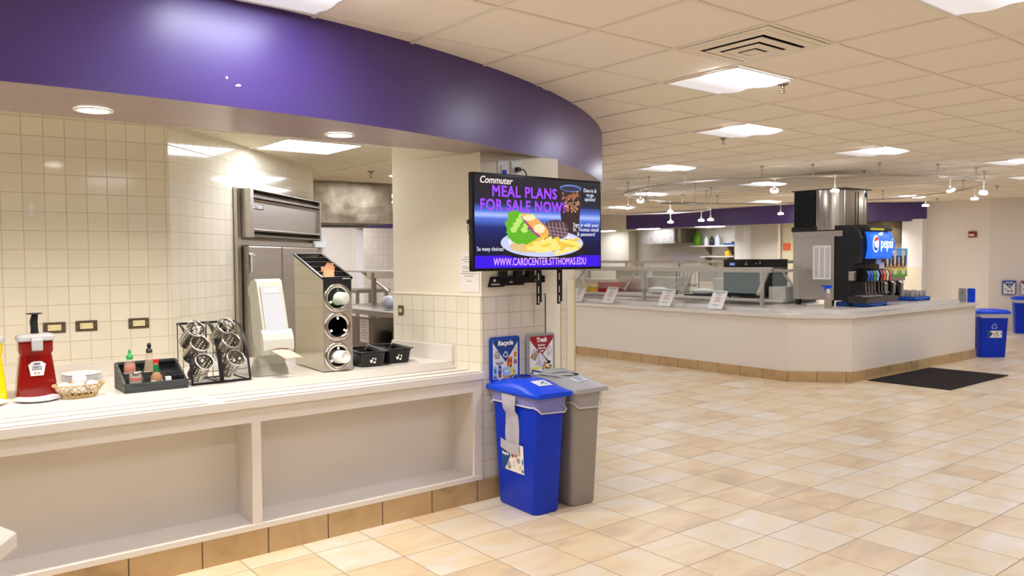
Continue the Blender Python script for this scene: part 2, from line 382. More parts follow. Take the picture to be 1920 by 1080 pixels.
# recessed downlights in the soffit underside
dl = thing('recessed_downlight', 'round recessed downlight in the soffit above the condiments, left of the pair', 'downlight', (0.753, 3.80, SZ))
MB().lathe([(0.078, -0.001), (0.076, -0.006), (0.062, -0.006), (0.060, -0.001)], 32).build('trim_ring', WHITEM, dl)
MB().cyl((0, 0, 0), 0.0615, -0.003, 0.0, 32).build('lens', DOWN, dl)
def dspot(n, parent, W, size=0.11, spread=150):
    ld = bpy.data.lights.new(n, 'AREA'); ld.shape = 'DISK'; ld.size = size; ld.energy = W; ld.color = (1.0, 0.93, 0.82); ld.spread = R(spread)
    o = bpy.data.objects.new(n, ld); C.objects.link(o); o.parent = parent; o.location = (0, 0, -0.012)
dspot('lamp', dl, 6, 0.11, 140)
dup(dl, (1.911, 3.81, SZ), label='round recessed downlight in the soffit above the cup dispenser, right of the pair')
for k, x in enumerate((-0.405,)):
    dup(dl, (x, 3.80, SZ), label='round recessed downlight in the soffit beyond the left picture edge')

# ------------------------------------------------------------------ ceiling fixtures
def troffer(i, j, label, first=[None]):
    x, y = GX + GP*(i + 0.5), GY + GP*(j + 0.5)
    if first[0]: return dup(first[0], (x, y, CZ), label=label)
    t = thing('ceiling_light', label, 'ceiling light', (x, y, CZ), group='square recessed ceiling light panels'); first[0] = t
    h = 0.280
    fr = MB()
    for a, b, c, d in ((-h, h, -h, -h+0.012), (-h, h, h-0.012, h), (-h, -h+0.012, -h, h), (h-0.012, h, -h, h)): fr.box(a, b, c, d, -0.012, -0.006)
    fr.build('frame', WHITEM, t)
    # bright curved lens over the near half, paler curved reflector beside it
    pr = [(-h+0.012, -0.007)] + [(-h+0.012 + (h)*k/10, -0.007 - 0.016*math.sin(math.pi*k/10)) for k in range(1, 10)] + [(0.012, -0.006)]
    MB().loft([[(xx, yy, zz) for yy, zz in pr] for xx in (-h+0.012, h-0.012)], 0, True, False, False).build('lens', LENS, t)
    pr = [(0.012, -0.0065)] + [(0.012 + (h-0.024)*k/10, -0.0065 - 0.022*math.sin(math.pi*k/10)**1.5*(1-k/14)) for k in range(1, 10)] + [(h-0.012, -0.0065)]
    MB().loft([[(xx, yy, zz) for yy, zz in pr] for xx in (-h+0.012, h-0.012)], 0, True, False, False).build('reflector', REFL, t)
    return t
for i, j, s in ((-2, 0, 'recessed ceiling light panel touching the purple soffit at the top left of the photo'),
                (3, 0, 'square recessed ceiling light panel directly beyond the large air vent'),
                (2, -3, 'square recessed ceiling light panel cut by the top right picture corner'),
                (6, 2, 'square recessed ceiling light panel second in line beyond the large air vent'),
                (10, 2, 'square recessed ceiling light panel on the right above the far end of the curved track'),
                (9, 6, 'square recessed ceiling light panel just above the left part of the curved track'),
                (14, 7, 'square recessed ceiling light panel inside the curved track left of the ice machine'),
                (14, 11, 'square recessed ceiling light panel at the left end of the curved track'),
                (20, 11, 'recessed ceiling light panel in front of the far purple soffit'),
                (18, 16, 'recessed ceiling light panel low beside the television edge'),
                (14, 1, 'recessed ceiling light panel at the right picture edge, nearer of two'),
                (18, 2, 'recessed ceiling light panel at the right picture edge, farther of two'),
                (22, 7, 'recessed ceiling light panel behind the track to the right of the ice machine'),  # remaining panels are unseen, added to light the room
                (-2, -4, 'added unseen ceiling light panel above and behind the camera'), (-6, 0, 'added unseen ceiling light panel far left outside the picture'),
                (-6, -4, 'added unseen ceiling light panel behind the camera to the left'), (2, -7, 'added unseen ceiling light panel behind the camera to the right'),
                (7, -3, 'added unseen ceiling light panel right of the picture, first row'), (11, -3, 'added unseen ceiling light panel right of the picture, second row'),
                (16, -3, 'added unseen ceiling light panel right of the picture, third row'), (8, -8, 'added unseen ceiling light panel far right outside the picture'),
                (18, -8, 'added unseen ceiling light panel in the far right corner outside the picture'), (-2, -9, 'added unseen ceiling light panel furthest behind the camera'),
                (16, -6, 'added unseen ceiling light panel outside the picture on the far right, second row'), (22, -3, 'added unseen ceiling light panel outside the picture near the far right wall'),
                (23, 2, 'added unseen ceiling light panel near the angled far wall')):
    troffer(i, j, s)
def kpanel(x, y, label, first=[None]):
    if first[0]: return dup(first[0], (x, y, KZ), label=label)
    t = thing('kitchen_ceiling_light', label, 'ceiling light', (x, y, KZ)); first[0] = t
    fr = MB(); h = 0.284
    for a, b, c, d in ((-h, h, -h, -h+0.014), (-h, h, h-0.014, h), (-h, -h+0.014, -h, h), (h-0.014, h, -h, h)): fr.box(a, b, c, d, -0.010, -0.005)
    fr.build('frame', WHITEM, t)
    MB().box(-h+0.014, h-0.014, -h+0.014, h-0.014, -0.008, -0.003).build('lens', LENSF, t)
    return t
kpanel(2.43, 5.33, 'bright flat light panel in the kitchen ceiling seen under the purple soffit')
for x, y, s in ((4.18, 6.5, 'flat kitchen ceiling light panel hidden behind the near pillar'), (4.18, 9.40, 'flat kitchen ceiling light panel beyond the exhaust hood'),
                (5.35, 7.1, 'flat kitchen ceiling light panel between the two pillars'), (5.35, 10.5, 'flat kitchen ceiling light panel at the back of the kitchen'), (6.15, 11.85, 'added flat kitchen ceiling light panel behind the purple kitchen band'), (5.95, 9.7, 'added flat kitchen ceiling light panel toward the right rear of the kitchen'), (5.35, 8.8, 'added flat kitchen ceiling light panel above the steel work table'), (3.6, 10.5, 'added flat kitchen ceiling light panel before the kitchen partition')):  # last four panels are added to brighten the kitchen
    kpanel(x, y, s)
def vent(i, j, label, first=[None]):
    x, y = GX + GP*(i + 0.5), GY + GP*(j + 0.5)
    if first[0]: return dup(first[0], (x, y, CZ), label=label)
    t = thing('ceiling_vent', label, 'air vent', (x, y, CZ)); first[0] = t
    h = 0.275
    def ring(a, z0, b, z1): return [[(a,a,z0),(-a,a,z0),(-a,-a,z0),(a,-a,z0)], [(b,b,z1),(-b,b,z1),(-b,-b,z1),(b,-b,z1)]]
    fr = MB().loft(ring(h, -0.007, h-0.03, -0.012), 0, False, False).build('frame', TBAR, t)
    MB().box(-0.21, 0.21, -0.21, 0.21, -0.0066, -0.0056).build('duct_shade', DARK, t)  # dark sheet stands in for the shade inside the duct
    for k, (a, z) in enumerate(((0.240, -0.014), (0.170, -0.022), (0.104, -0.030))):
        MB().loft(ring(a, z + 0.004, a - 0.046, z - 0.014 + 0.012), 0, False, False).loft(ring(a, z + 0.004, a + 0.004, z + 0.001), 0, False, False).build('louvre', TBAR, t, solid=0.002)
    MB().box(-0.045, 0.045, -0.045, 0.045, -0.036, -0.033).build('centre_plate', TBAR, t, 0.002)
    return t
vent(2, -1, 'large square ceiling air vent with stepped louvres at the upper right')
vent(10, 8, 'square ceiling air vent just right of the television top')
vent(19, 15, 'distant square ceiling air vent left of the far purple soffit')
def sprinkler(x, y, z, label, first=[None]):
    if first[0]: return dup(first[0], (x, y, z), label=label)
    t = thing('sprinkler_head', label, 'sprinkler', (x, y, z)); first[0] = t
    MB().lathe([(0.036, 0), (0.036, -0.004), (0.014, -0.012)], 18).build('escutcheon', STEELD, t)
    b = MB().cyl((0, 0, 0), 0.009, -0.028, -0.008, 10)
    b.tube([(-0.006, 0, -0.024), (-0.017, 0, -0.038), (-0.004, 0, -0.052)], 0.003, 6).tube([(0.006, 0, -0.024), (0.017, 0, -0.038), (0.004, 0, -0.052)], 0.003, 6)
    b.build('body', STEELD, t); MB().cyl((0, 0, 0), 0.017, -0.056, -0.053, 14).build('deflector', STEELD, t)
    return t
sprinkler(4.591, 2.936, CZ, 'ceiling sprinkler head beside the light panel next to the large vent')
sprinkler(6.234, 4.611, CZ, 'ceiling sprinkler head beyond the second light panel')
sprinkler(3.581, 6.525, KZ, 'sprinkler head in the low kitchen ceiling above the exhaust hood')
sprinkler(14.2, 5.18, CZ, 'dark sprinkler head on the far right ceiling')
sprinkler(16.4, 7.05, CZ, 'small sprinkler head near the far wall top')
sprinkler(10.14, 5.28, CZ, 'sprinkler head on the ceiling above the ice machine')
# curved monorail tracks
def track(name, label, pts, z, cyc, stems, lamps):
    t = thing(name, label, 'track lighting', (0, 0, 0))
    # smooth the rail
    P = [Vector((x, y, z)) for x, y in pts]; n = len(P); sm = []
    rng = range(n) if cyc else range(n - 1)
    for i in rng:
        p0, p1, p2, p3 = (P[(i-1) % n] if cyc or i else P[0]), P[i], P[(i+1) % n], (P[(i+2) % n] if cyc or i < n-2 else P[-1])
        for k in range(4):
            u = k / 4; sm.append(0.5*((2*p1) + (p2-p0)*u + (2*p0-5*p1+4*p2-p3)*u*u + (3*p1-p0-3*p2+p3)*u**3))
    if not cyc: sm.append(P[-1])
    MB().tube(sm, 0.015, 6, cyc=cyc).build('rail', NICKEL, t)
    for x, y in stems:
        MB().tube([(x, y, CZ - 0.012), (x, y, z)], 0.006, 6).cyl((x, y, 0), 0.018, z - 0.016, z + 0.016, 8).cyl((x, y, 0), 0.022, CZ - 0.02, CZ, 10).build('stem', NICKEL, t)
    for q, (x, y, dr, ax, ay) in enumerate(lamps):
        h = MB().tube([(x, y, z), (x, y, z - dr)], 0.006, 6)
        h.cyl((x, y, 0), 0.016, z - 0.02, z + 0.012, 8)
        d = Vector((ax, ay, -1)).normalized(); Mq = d.to_track_quat('Z', 'Y').to_matrix().to_4x4(); c = Vector((x, y, z - dr))
        h.lathe([(0.008, -0.02), (0.026, 0.0), (0.050, 0.040)], 14, tuple(c), 0, True, Mq).build('lamp_head', WHITEM, t)
        MB().cyl(tuple(c), 0.047, 0.020, 0.041, 14, 0, None, Mq).build('lamp_lens', LAMP, t)
ring = [(9.1, 8.542), (8.70, 8.15), (8.385, 7.5), (8.21, 6.8), (8.30, 6.25), (8.50, 5.82), (8.814, 5.27), (9.402, 4.72), (10.12, 4.35), (10.80, 4.219), (11.45, 4.33),
        (12.089, 4.62), (12.80, 5.25), (13.3, 5.95), (13.50, 6.68), (13.30, 7.6), (12.8, 8.4), (12.1, 8.95), (11.3, 9.15), (10.6, 9.17), (9.85, 8.98)]
track('curved_track_light', 'large oval ceiling track with spot lamps hanging around the ice machine', ring, 2.45, True,
      [(8.327, 6.767), (8.55, 5.75), (8.844, 5.246), (9.411, 4.716), (10.122, 4.348), (10.93, 4.23), (11.5, 4.35), (8.70, 8.12), (8.355, 7.414), (12.6, 5.05), (13.5, 6.7), (12.0, 9.0), (10.2, 9.1), (11.2, 9.15)],
      [(8.62, 5.62, 0.13, 0.6, 0.5), (9.0, 5.05, 0.15, 0, 0), (10.35, 4.30, 0.14, 0.4, -0.2), (11.35, 4.30, 0.12, -.4, 0), (8.45, 7.65, 0.14, 0.5, 0.4),
       (9.35, 8.72, 0.15, 0.3, 0), (12.3, 4.78, 0.13, 0, 0), (13.25, 5.88, 0.13, 0, 0), (12.9, 8.28, 0.16, 0, 0), (10.9, 9.17, 0.14, 0, 0)])
hook = [(10.0, 11.9), (10.30, 11.1), (10.63, 10.42), (11.0, 9.70), (11.16, 9.03), (10.95, 8.45), (10.5, 8.0), (10.0, 7.72), (9.45, 7.58), (8.9, 7.66)]
track('hooked_track_light', 'short hooked ceiling track with three pendant spots left of the ice machine', hook, 2.27, False,
      [(10.9, 8.4), (10.5, 8.0), (9.6, 7.60), (10.35, 10.95)], [(11.12, 9.35, 0.13, 0, 0), (11.05, 8.62, 0.13, 0, 0), (10.62, 8.10, 0.15, 0, 0)])

# ------------------------------------------------------------------ wall fittings near the counter
def outlet(loc, rz, label, horiz=True):
    t = thing('wall_outlet', label, 'outlet', loc, rz)
    w_, h_ = (0.054, 0.029) if horiz else (0.025, 0.033)
    MB().prism(rrect(-w_, w_, -h_, h_, 0.003), -0.005, 0, 'y').build('cover_plate', mat('bronze_plate', (112, 98, 84), 0.35, 0.6), t, 0.001, 1)
    if horiz:
        MB().prism(rrect(-0.032, 0.032, -0.016, 0.016, 0.003), -0.009, -0.005, 'y').build('receptacle', CREAMP, t)
        h = MB()
        for x in (-0.02, 0.02):
            s = 1 if x > 0 else -1
            h.box(x-0.005, x-0.001, -0.0095, -0.009, 0.004, 0.0055).box(x-0.005, x-0.001, -0.0095, -0.009, -0.0055, -0.004).box(x+0.004*s, x+0.0065*s, -0.0095, -0.009, -0.0015, 0.0015)
        h.build('slots', BLACK, t)
        s = MB()
        for x in (-0.044, 0.044): s.cyl((x, 0, 0), 0.003, 0.005, 0.0065, 8, 0, None, Matrix.Rotation(R(90), 4, 'X'))
        s.build('screw', CHROME, t)
    else:
        MB().cyl((0, 0, 0), 0.014, 0.005, 0.009, 16, 0, None, Matrix.Rotation(R(90), 4, 'X')).build('receptacle', CREAMP, t)
        MB().box(-0.005, -0.002, -0.0098, -0.009, -0.002, 0.005).box(0.002, 0.005, -0.0098, -0.009, -0.002, 0.005).build('slots', BLACK, t)
    return t
def onwall(s): return (WL[0] + s*math.cos(aL), WL[1] + s*math.sin(aL))
for s, z, lab in ((0.237, 1.136, 'bronze plated double outlet on the cream tiles just right of the ketchup dispenser pump'),
                  (0.392, 1.138, 'bronze plated double outlet on the cream tiles, middle of the three in a row'),
                  (0.659, 1.139, 'bronze plated double outlet on the cream tiles above the black condiment organizer')):
    x, y = onwall(s); outlet((x, y, z), aL, lab)
outlet((2.905 + math.cos(R(101))*0.725 - 0.0075, 3.93 + math.sin(R(101))*0.725, 1.151), R(101 + 180), 'small bronze plated round outlet on the pillar tiles above the black tubs', False)
x, y = onwall(0.145)
hk = thing('wall_hook', 'small white adhesive wall hook on the cream tiles above the ketchup dispenser', 'hook', (x, y, 1.775), aL)
MB().prism(rrect(-0.010, 0.010, -0.035, 0.035, 0.009), -0.004, 0, 'y').build('back_plate', WHITE, hk)
MB().tube([(0, -0.004, 0.0), (0, -0.014, -0.01), (0, -0.02, -0.024), (0, -0.024, -0.018)], 0.005, 8).build('hook_arm', WHITE, hk)
# notice taped to the pillar
nt_ = thing('taped_notice', 'white printed notice taped to the pillar paint left of the television', 'notice', (2.905 + math.cos(R(101))*0.10 - 0.002, 3.93 + math.sin(R(101))*0.10, 1.415), R(101 + 180))
MB().box(-0.083, 0.083, -0.0015, 0, -0.128, 0.128).build('sheet', PAPER, nt_)
b = MB()
for z, ws in ((0.09, 0.05), (0.075, 0.075), (0.06, 0.045), (0.03, 0.075), (0.018, 0.065), (0.0, 0.07), (-0.013, 0.08), (-0.028, 0.05), (-0.06, 0.025)): b.box(-ws*0.8, ws*0.8, -0.0018, -0.0014, z-0.0022, z+0.0022)
b.build('printed_lines', mat('faint_print', (150, 148, 150), 0.8), nt_)
# wall plates above the television
for x, lab, plug in ((3.075, 'white wall plate with a blue network plug above the television', 1), (3.182, 'white wall plate with a black power plug above the television', 0)):
    t = thing('wall_plate', lab, 'wall plate', (x, 3.928, 2.055))
    MB().prism(rrect(-0.040, 0.040, -0.055, 0.048, 0.004), -0.006, 0, 'y').build('cover_plate', WHITE, t, 0.001, 1)
    if plug:
        MB().box(-0.016, 0.016, -0.014, -0.006, -0.04, 0.02).build('port', PAPER, t); MB().box(-0.012, 0.012, -0.030, -0.014, -0.038, -0.012).build('network_plug', BLUED, t, 0.002)
    else:
        MB().box(-0.012, 0.014, -0.035, -0.006, -0.014, 0.012).tube([(0.01, -0.03, 0.0), (0.03, -0.045, -0.005), (0.045, -0.05, -0.03), (0.048, -0.055, -0.09)], 0.0045, 8).build('power_plug', BLACK, t)

# ------------------------------------------------------------------ stainless fridge set in the angled wall
fr = thing('built_in_refrigerator', 'tall stainless refrigerator with louvred top panel set into the angled tile wall', 'refrigerator', (WC[0], WC[1], 0), aB)
F0, F1 = 0.835, 2.36
MB().box(F0, F1, -0.004, 0.13, 0, 2.0).build('cabinet_body', STEELD, fr)
f = MB().box(F0, F0+0.055, -0.03, -0.004, 0, 2.0).box(F0+0.055, F0+0.062, -0.012, -0.004, 0, 2.0, 1).box(F1-0.03, F1, -0.03, -0.004, 0, 1.99).box(F0+0.06, F1, -0.024, -0.004, 1.60, 1.64)
f.build('outer_frame', [STEEL, DARK], fr, 0.002, 1)
x0, x1 = F0 + 0.115, F1 - 0.045
hd = MB().box(F0+0.062, x0, -0.10, -0.004, 1.655, 1.998).box(x1, x1+0.03, -0.10, -0.004, 1.655, 1.998).box(x0, x1, -0.10, -0.004, 1.990, 1.998).box(x0, x1, -0.03, -0.004, 1.66, 1.99, 1)
hd.build('louvre_housing', [STEEL, STEELD], fr, 0.001, 1)
MB().prism([(-0.10, 1.935), (-0.10, 1.952), (-0.04, 1.992), (-0.034, 1.988)], x0, x1, 'x').build('louvre', STEELD, fr)
MB().prism([(-0.095, 1.925), (-0.088, 1.925), (-0.070, 1.905), (-0.070, 1.72), (-0.095, 1.712), (-0.095, 1.706), (-0.060, 1.71), (-0.060, 1.92)], x0, x1, 'x').build('front_panel', STEEL, fr)
MB().prism([(-0.10, 1.660), (-0.10, 1.672), (-0.045, 1.700), (-0.040, 1.696)], x0, x1, 'x').build('louvre', STEELD, fr)
for k, (xa, xb) in enumerate(((F0+0.075, 1.505), (1.525, F1-0.045))):
    d = MB().box(xa, xb, -0.075, -0.006, 0.70, 1.596).build('door', STEEL, fr, 0.008, 2)
    if k == 0:
        MB().box(xa-0.005, xa+0.058, -0.080, -0.074, 1.39, 1.545).box(xa+0.006, xa+0.03, -0.105, -0.080, 1.41, 1.535).build('door_handle', CHROME, d, 0.006, 3)
lg = MB().box(0.0, 0.235, -0.002, 0.0, -0.030, 0.012); lt = fr
Mq = Matrix.Translation((x0 + 0.012, -0.0705, 1.885))
lg.M = Mq; b = MB(Mq); b.box(0.025, 0.215, -0.003, 0.0, -0.028, 0.010).build('name_badge', BLACK, fr)
b = MB(Mq); b.prism([(0.004, 0.022), (0.026, 0.022), (0.031, 0.018), (0.018, -0.034), (0.012, -0.034)], -0.005, 0, 'y').build('badge_torch', WHITE, fr)
b = MB(Mq); b.prism([(0.008, 0.024), (0.022, 0.024), (0.024, 0.036), (0.016, 0.052), (0.010, 0.038)], -0.005, 0, 'y').build('badge_flame', mat('red_enamel', (206, 50, 30), 0.4), fr)
txt('ICTORY', 0.035, WHITE, fr, ux((x0 + 0.012 + 0.125, -0.0742, 1.876), (1, 0, 0), (0, 0, 1)), 'badge_lettering', 0.02, width=0.165)

# ------------------------------------------------------------------ things on the near counter
CT = 0.8505
def pump_bottle(x, y, rz, label, body, trans, lab):
    t = thing('condiment_dispenser', label, 'dispenser', (x, y, CT), rz)
    m = mat(body[0], body[1], 0.16, trans=trans, coat=0.3)
    def ringz(z, hw, hd, r): return [(px, py, z) for px, py in rrect(-hw, hw, -hd, hd, r, 4)]
    MB().loft([ringz(0, 0.083, 0.058, 0.015), ringz(0.012, 0.086, 0.06, 0.018), ringz(0.10, 0.078, 0.058, 0.018), ringz(0.195, 0.067, 0.054, 0.018), ringz(0.208, 0.064, 0.052, 0.016),
               ringz(0.222, 0.071, 0.056, 0.016), ringz(0.275, 0.071, 0.056, 0.016)]).build('bottle', m, t)
    MB().loft([ringz(0.272, 0.076, 0.062, 0.018), ringz(0.292, 0.078, 0.064, 0.02), ringz(0.300, 0.072, 0.058, 0.02), ringz(0.304, 0.05, 0.04, 0.02)]).build('lid', GREYL, t)
    MB().prism([(-0.056, 0.288), (-0.105, 0.288), (-0.108, 0.276), (-0.108, 0.232), (-0.078, 0.226), (-0.066, 0.262), (-0.056, 0.268)], -0.022, 0.022, 'x').build('spout', GREYL, t, 0.003)
    if lab:
        MB().tube([(0, 0, 0.30), (0, 0.002, 0.33), (-0.002, 0.004, 0.36), (0.002, 0.002, 0.385), (0.006, 0, 0.396)], [0.018, 0.016, 0.017, 0.015, 0.012], 10).build('pump_stem', BLACKM, t)
        MB().lathe([(0.004, 0.392), (0.036, 0.398), (0.034, 0.401), (0.004, 0.397)], 20).build('pump_cap', BLACKM, t)
        # keystone label
        Mt = ux((0, -0.0605, 0.13), (1, 0, 0), (0, 0, 1))
        key = [(-0.036, 0.033), (-0.026, 0.036), (-0.026, 0.041), (-0.012, 0.046), (0.012, 0.046), (0.026, 0.041), (0.026, 0.036), (0.036, 0.033), (0.026, -0.022), (-0.026, -0.022)]
        p = MB(Mt).prism(key, -0.001, 0.0015).build('label_panel', PAPER, t)
        txt('HEINZ', 0.013, INKB, p, Mt @ Matrix.Translation((0, 0.033, 0.002)), 'label_lettering', 0.01, width=0.030)
        txt('TOMATO\nKETCHUP', 0.011, INKB, p, Mt @ Matrix.Translation((0, 0.013, 0.002)), 'label_lettering', 0.01, width=0.040)
        MB(Mt).cyl((0.006, -0.010, 0), 0.005, 0.001, 0.0022, 12).cyl((-0.008, -0.010, 0), 0.005, 0.001, 0.0022, 12).build('label_tomatoes', mat('tomato_print', (220, 120, 90), 0.6), p)
    return t
pump_bottle(0.590, 4.395, R(-2), 'red ketchup pump dispenser with a grey lid and a black pump handle', ('ketchup', (132, 8, 5)), 0.12, True)
pump_bottle(0.385, 4.40, R(-2), 'yellow mustard pump dispenser cut by the left picture edge', ('mustard', (245, 205, 12)), 0.0, False)

def plate(x, y, z, r, label, group=None):
    t = MB().lathe([(0.001, 0.004), (r*0.6, 0.004), (r*0.68, 0.007), (r*0.97, 0.014), (r, 0.0145), (r*0.99, 0.011), (r*0.7, 0.002), (r*0.6, 0.0), (0.001, 0.0)], 40).build('plate', mat('white_china', (240, 240, 246), 0.2), loc=(x, y, z))
    return tag(t, label, 'plate', group)
plate(0.578, 4.268, CT, 0.098, 'white plate lying flat in front of the ketchup dispenser')
plate(0.365, 4.275, CT, 0.098, 'white plate in front of the mustard dispenser at the left picture edge')
ords = ('bottom', 'second from the bottom', 'third from the bottom', 'fourth from the bottom', 'second from the top', 'top')
for k in range(6):
    plate(0.840 + 0.002*(k % 2), 4.70, CT + 0.0088*k, 0.098, 'white plate stacked behind the wicker basket, ' + ords[k] + ' of the stack', 'stacked white plates behind the basket')

# wicker basket with folded white napkins/eggs
WICK = mat('wicker', (200, 176, 130), 0.6, noise=((170, 142, 98), 40))
bk = thing('wicker_basket', 'small oval wicker basket holding white wrapped rounds next to the ketchup', 'basket', (0.745, 4.24, CT), R(4))
def brad(u): return 0.062 + 0.030*u
w_ = MB()
for z in (0.004, 0.010): w_.tube([(1.18*0.060*math.cos(q), 0.85*0.060*math.sin(q), z) for q in [2*math.pi*k/32 for k in range(32)]], 0.0042, 6, cyc=True)
w_.build('base_coil', WICK, bk)
MB().cyl((0, 0, 0), 0.058, 0.0, 0.004, 28).build('base_mat', WICK, bk)
w_ = MB()
for s in (1, -1):
    for k in range(18):
        a0 = 2*math.pi*k/18; pts = []
        for q in range(7):
            u = q/6; aa = a0 + s*0.55*u; r_ = brad(u) + (0.0015 if s > 0 else -0.0015)
            pts.append((1.18*r_*math.cos(aa), 0.85*r_*math.sin(aa), 0.008 + 0.055*u))
        w_.tube(pts, 0.0022, 5)
w_.build('woven_side', WICK, bk)
w_ = MB()
for ph in (0, 1):
    w_.tube([(1.18*(0.0925+0.002*math.sin(14*q+ph*math.pi))*math.cos(q), 0.85*(0.0925+0.002*math.sin(14*q+ph*math.pi))*math.sin(q), 0.063 + 0.003*math.cos(14*q+ph*math.pi)) for q in [2*math.pi*k/56 for k in range(56)]], 0.003, 6, cyc=True)
w_.build('braided_rim', WICK, bk)
spots = [(-0.062, -0.004, 0.062, 0), (-0.008, -0.040, 0.060, 1), (0.056, -0.004, 0.062, 2), (0.0, 0.038, 0.066, 3), (0.002, -0.002, 0.100, 4)]
desc = ('at the left side of the basket', 'at the front of the basket', 'at the right side of the basket', 'at the back of the basket', 'on top in the middle of the basket')
for x, y, z, k in spots:
    o = MB().sph((0, 0, 0), 0.032, 16, 0, (1.1, 0.95, 0.82)).build('wrapped_creamer', mat('white_wrapping', (244, 240, 236), 0.6, bump=(60, 0.4)), loc=(0.745 + x, 4.24 + y*0.8, CT + z - 0.012), rz=k*1.3)
    tag(o, 'white wrapped round ' + desc[k], 'wrapped round', 'white rounds in the wicker basket')

# black wooden condiment organizer
OW = mat('black_stained_wood', (40, 44, 48), 0.55, noise=((66, 70, 70), 9, (1, 14, 14)), bump=(60, 0.2, (1, 12, 12)))
OS = mat('weathered_wood_side', (96, 98, 94), 0.6, noise=((46, 48, 48), 9, (14, 1, 10)), bump=(60, 0.3, (12, 1, 12)))
og = thing('condiment_organizer', 'black stained wooden condiment organizer with sloped sides and compartments', 'organizer', (0.934, 4.19, CT), R(-1.5))
Wd, Dp = 0.297, 0.235
side = [(0, 0), (Dp, 0), (Dp, 0.128), (Dp-0.025, 0.128), (0.02, 0.046), (0, 0.046)]
MB().prism(side, 0, 0.011, 'x').build('side_panel', OS, og); MB().prism(side, Wd-0.011, Wd, 'x').build('side_panel', OW, og)
MB().box(0.0, Wd, -0.002, 0.010, 0, 0.046).build('front_rail', OW, og, 0.001, 1)
MB().box(0.011, Wd-0.011, Dp-0.010, Dp, 0, 0.13).build('back_panel', OW, og); MB().box(0.011, Wd-0.011, 0.01, Dp-0.01, 0, 0.008).build('bottom_panel', OW, og)
MB().box(0.011, Wd-0.011, 0.112, 0.119, 0.008, 0.082).build('cross_divider', OW, og)
for x in (0.103, 0.195): MB().prism([(0.01, 0.008), (Dp-0.01, 0.008), (Dp-0.01, 0.10), (0.119, 0.075), (0.10, 0.04), (0.01, 0.034)], x, x+0.006, 'x').build('divider', OW, og)
MB().box(0.011, Wd-0.011, Dp-0.03, Dp-0.01, 0.118, 0.128).build('top_rail', OW, og)
def inorg(x, y): c, s = math.cos(R(-1.5)), math.sin(R(-1.5)); return (0.934 + x*c - y*s, 4.19 + x*s + y*c)
ZB = CT + 0.0085
# chili sauce squeeze bottle with green cap
x, y = inorg(0.056, 0.150); t = thing('chili_sauce_bottle', 'clear squeeze bottle of red chili sauce with a green pointed cap', 'bottle', (x, y, ZB))
MB().lathe([(0.026, 0), (0.029, 0.004), (0.029, 0.10), (0.027, 0.115), (0.017, 0.137), (0.013, 0.142), (0.013, 0.146)], 20, caps=True).build('bottle', mat('clear_sauce_plastic', (214, 190, 170), 0.12, alpha=0.28), t)
MB().lathe([(0.024, 0.003), (0.026, 0.075), (0.024, 0.118), (0.021, 0.118)], 16, caps=True).build('sauce', mat('chili_sauce', (190, 52, 18), 0.5, noise=((150, 116, 96), 30)), t)
MB().cyl((0, 0, 0), 0.0295, 0.02, 0.075, 20).build('label_band', mat('pale_label', (226, 190, 176), 0.6), t)
MB().lathe([(0.016, 0.143), (0.016, 0.161), (0.008, 0.164), (0.0065, 0.18), (0.003, 0.19), (0.002, 0.193)], 16, caps=True).build('cap', mat('green_cap', (18, 148, 62), 0.35), t)
# shaker jar
x, y = inorg(0.062, 0.055); t = thing('shaker_jar', 'short clear jar of red flakes with a silver lid', 'jar', (x, y, ZB))
MB().lathe([(0.027, 0), (0.029, 0.003), (0.029, 0.068), (0.027, 0.074)], 20, caps=True).build('jar', mat('clear_jar', (214, 206, 200), 0.1, alpha=0.62), t)
MB().cyl((0, 0, 0), 0.026, 0.002, 0.014, 16).build('flakes', mat('flakes', (170, 80, 30), 0.8), t)
MB().cyl((0, 0, 0), 0.0293, 0.045, 0.062, 20).build('label_band', mat('pink_label', (206, 120, 100), 0.6, alpha=0.7), t)
MB().lathe([(0.030, 0.072), (0.031, 0.086), (0.028, 0.090), (0.004, 0.091)], 20, caps=True).build('lid', CHROME, t)
# tall vinegar bottle with black pourer
x, y = inorg(0.150, 0.155); t = thing('vinegar_bottle', 'tall clear vinegar bottle with a black pouring top', 'bottle', (x, y, ZB))
MB().lathe([(0.027, 0), (0.029, 0.005), (0.028, 0.075), (0.021, 0.12), (0.014, 0.165), (0.0125, 0.17)], 20, caps=True).build('bottle', mat('vinegar_glass', (214, 196, 160), 0.08, alpha=0.38), t)
MB().cyl((0, 0, 0), 0.0295, 0.022, 0.068, 20).build('label_band', mat('white_label', (232, 230, 234), 0.6), t)
MB().lathe([(0.015, 0.168), (0.015, 0.186), (0.009, 0.187), (0.008, 0.193), (0.011, 0.202), (0.009, 0.214), (0.003, 0.218)], 16, caps=True).build('pourer', BLACK, t)
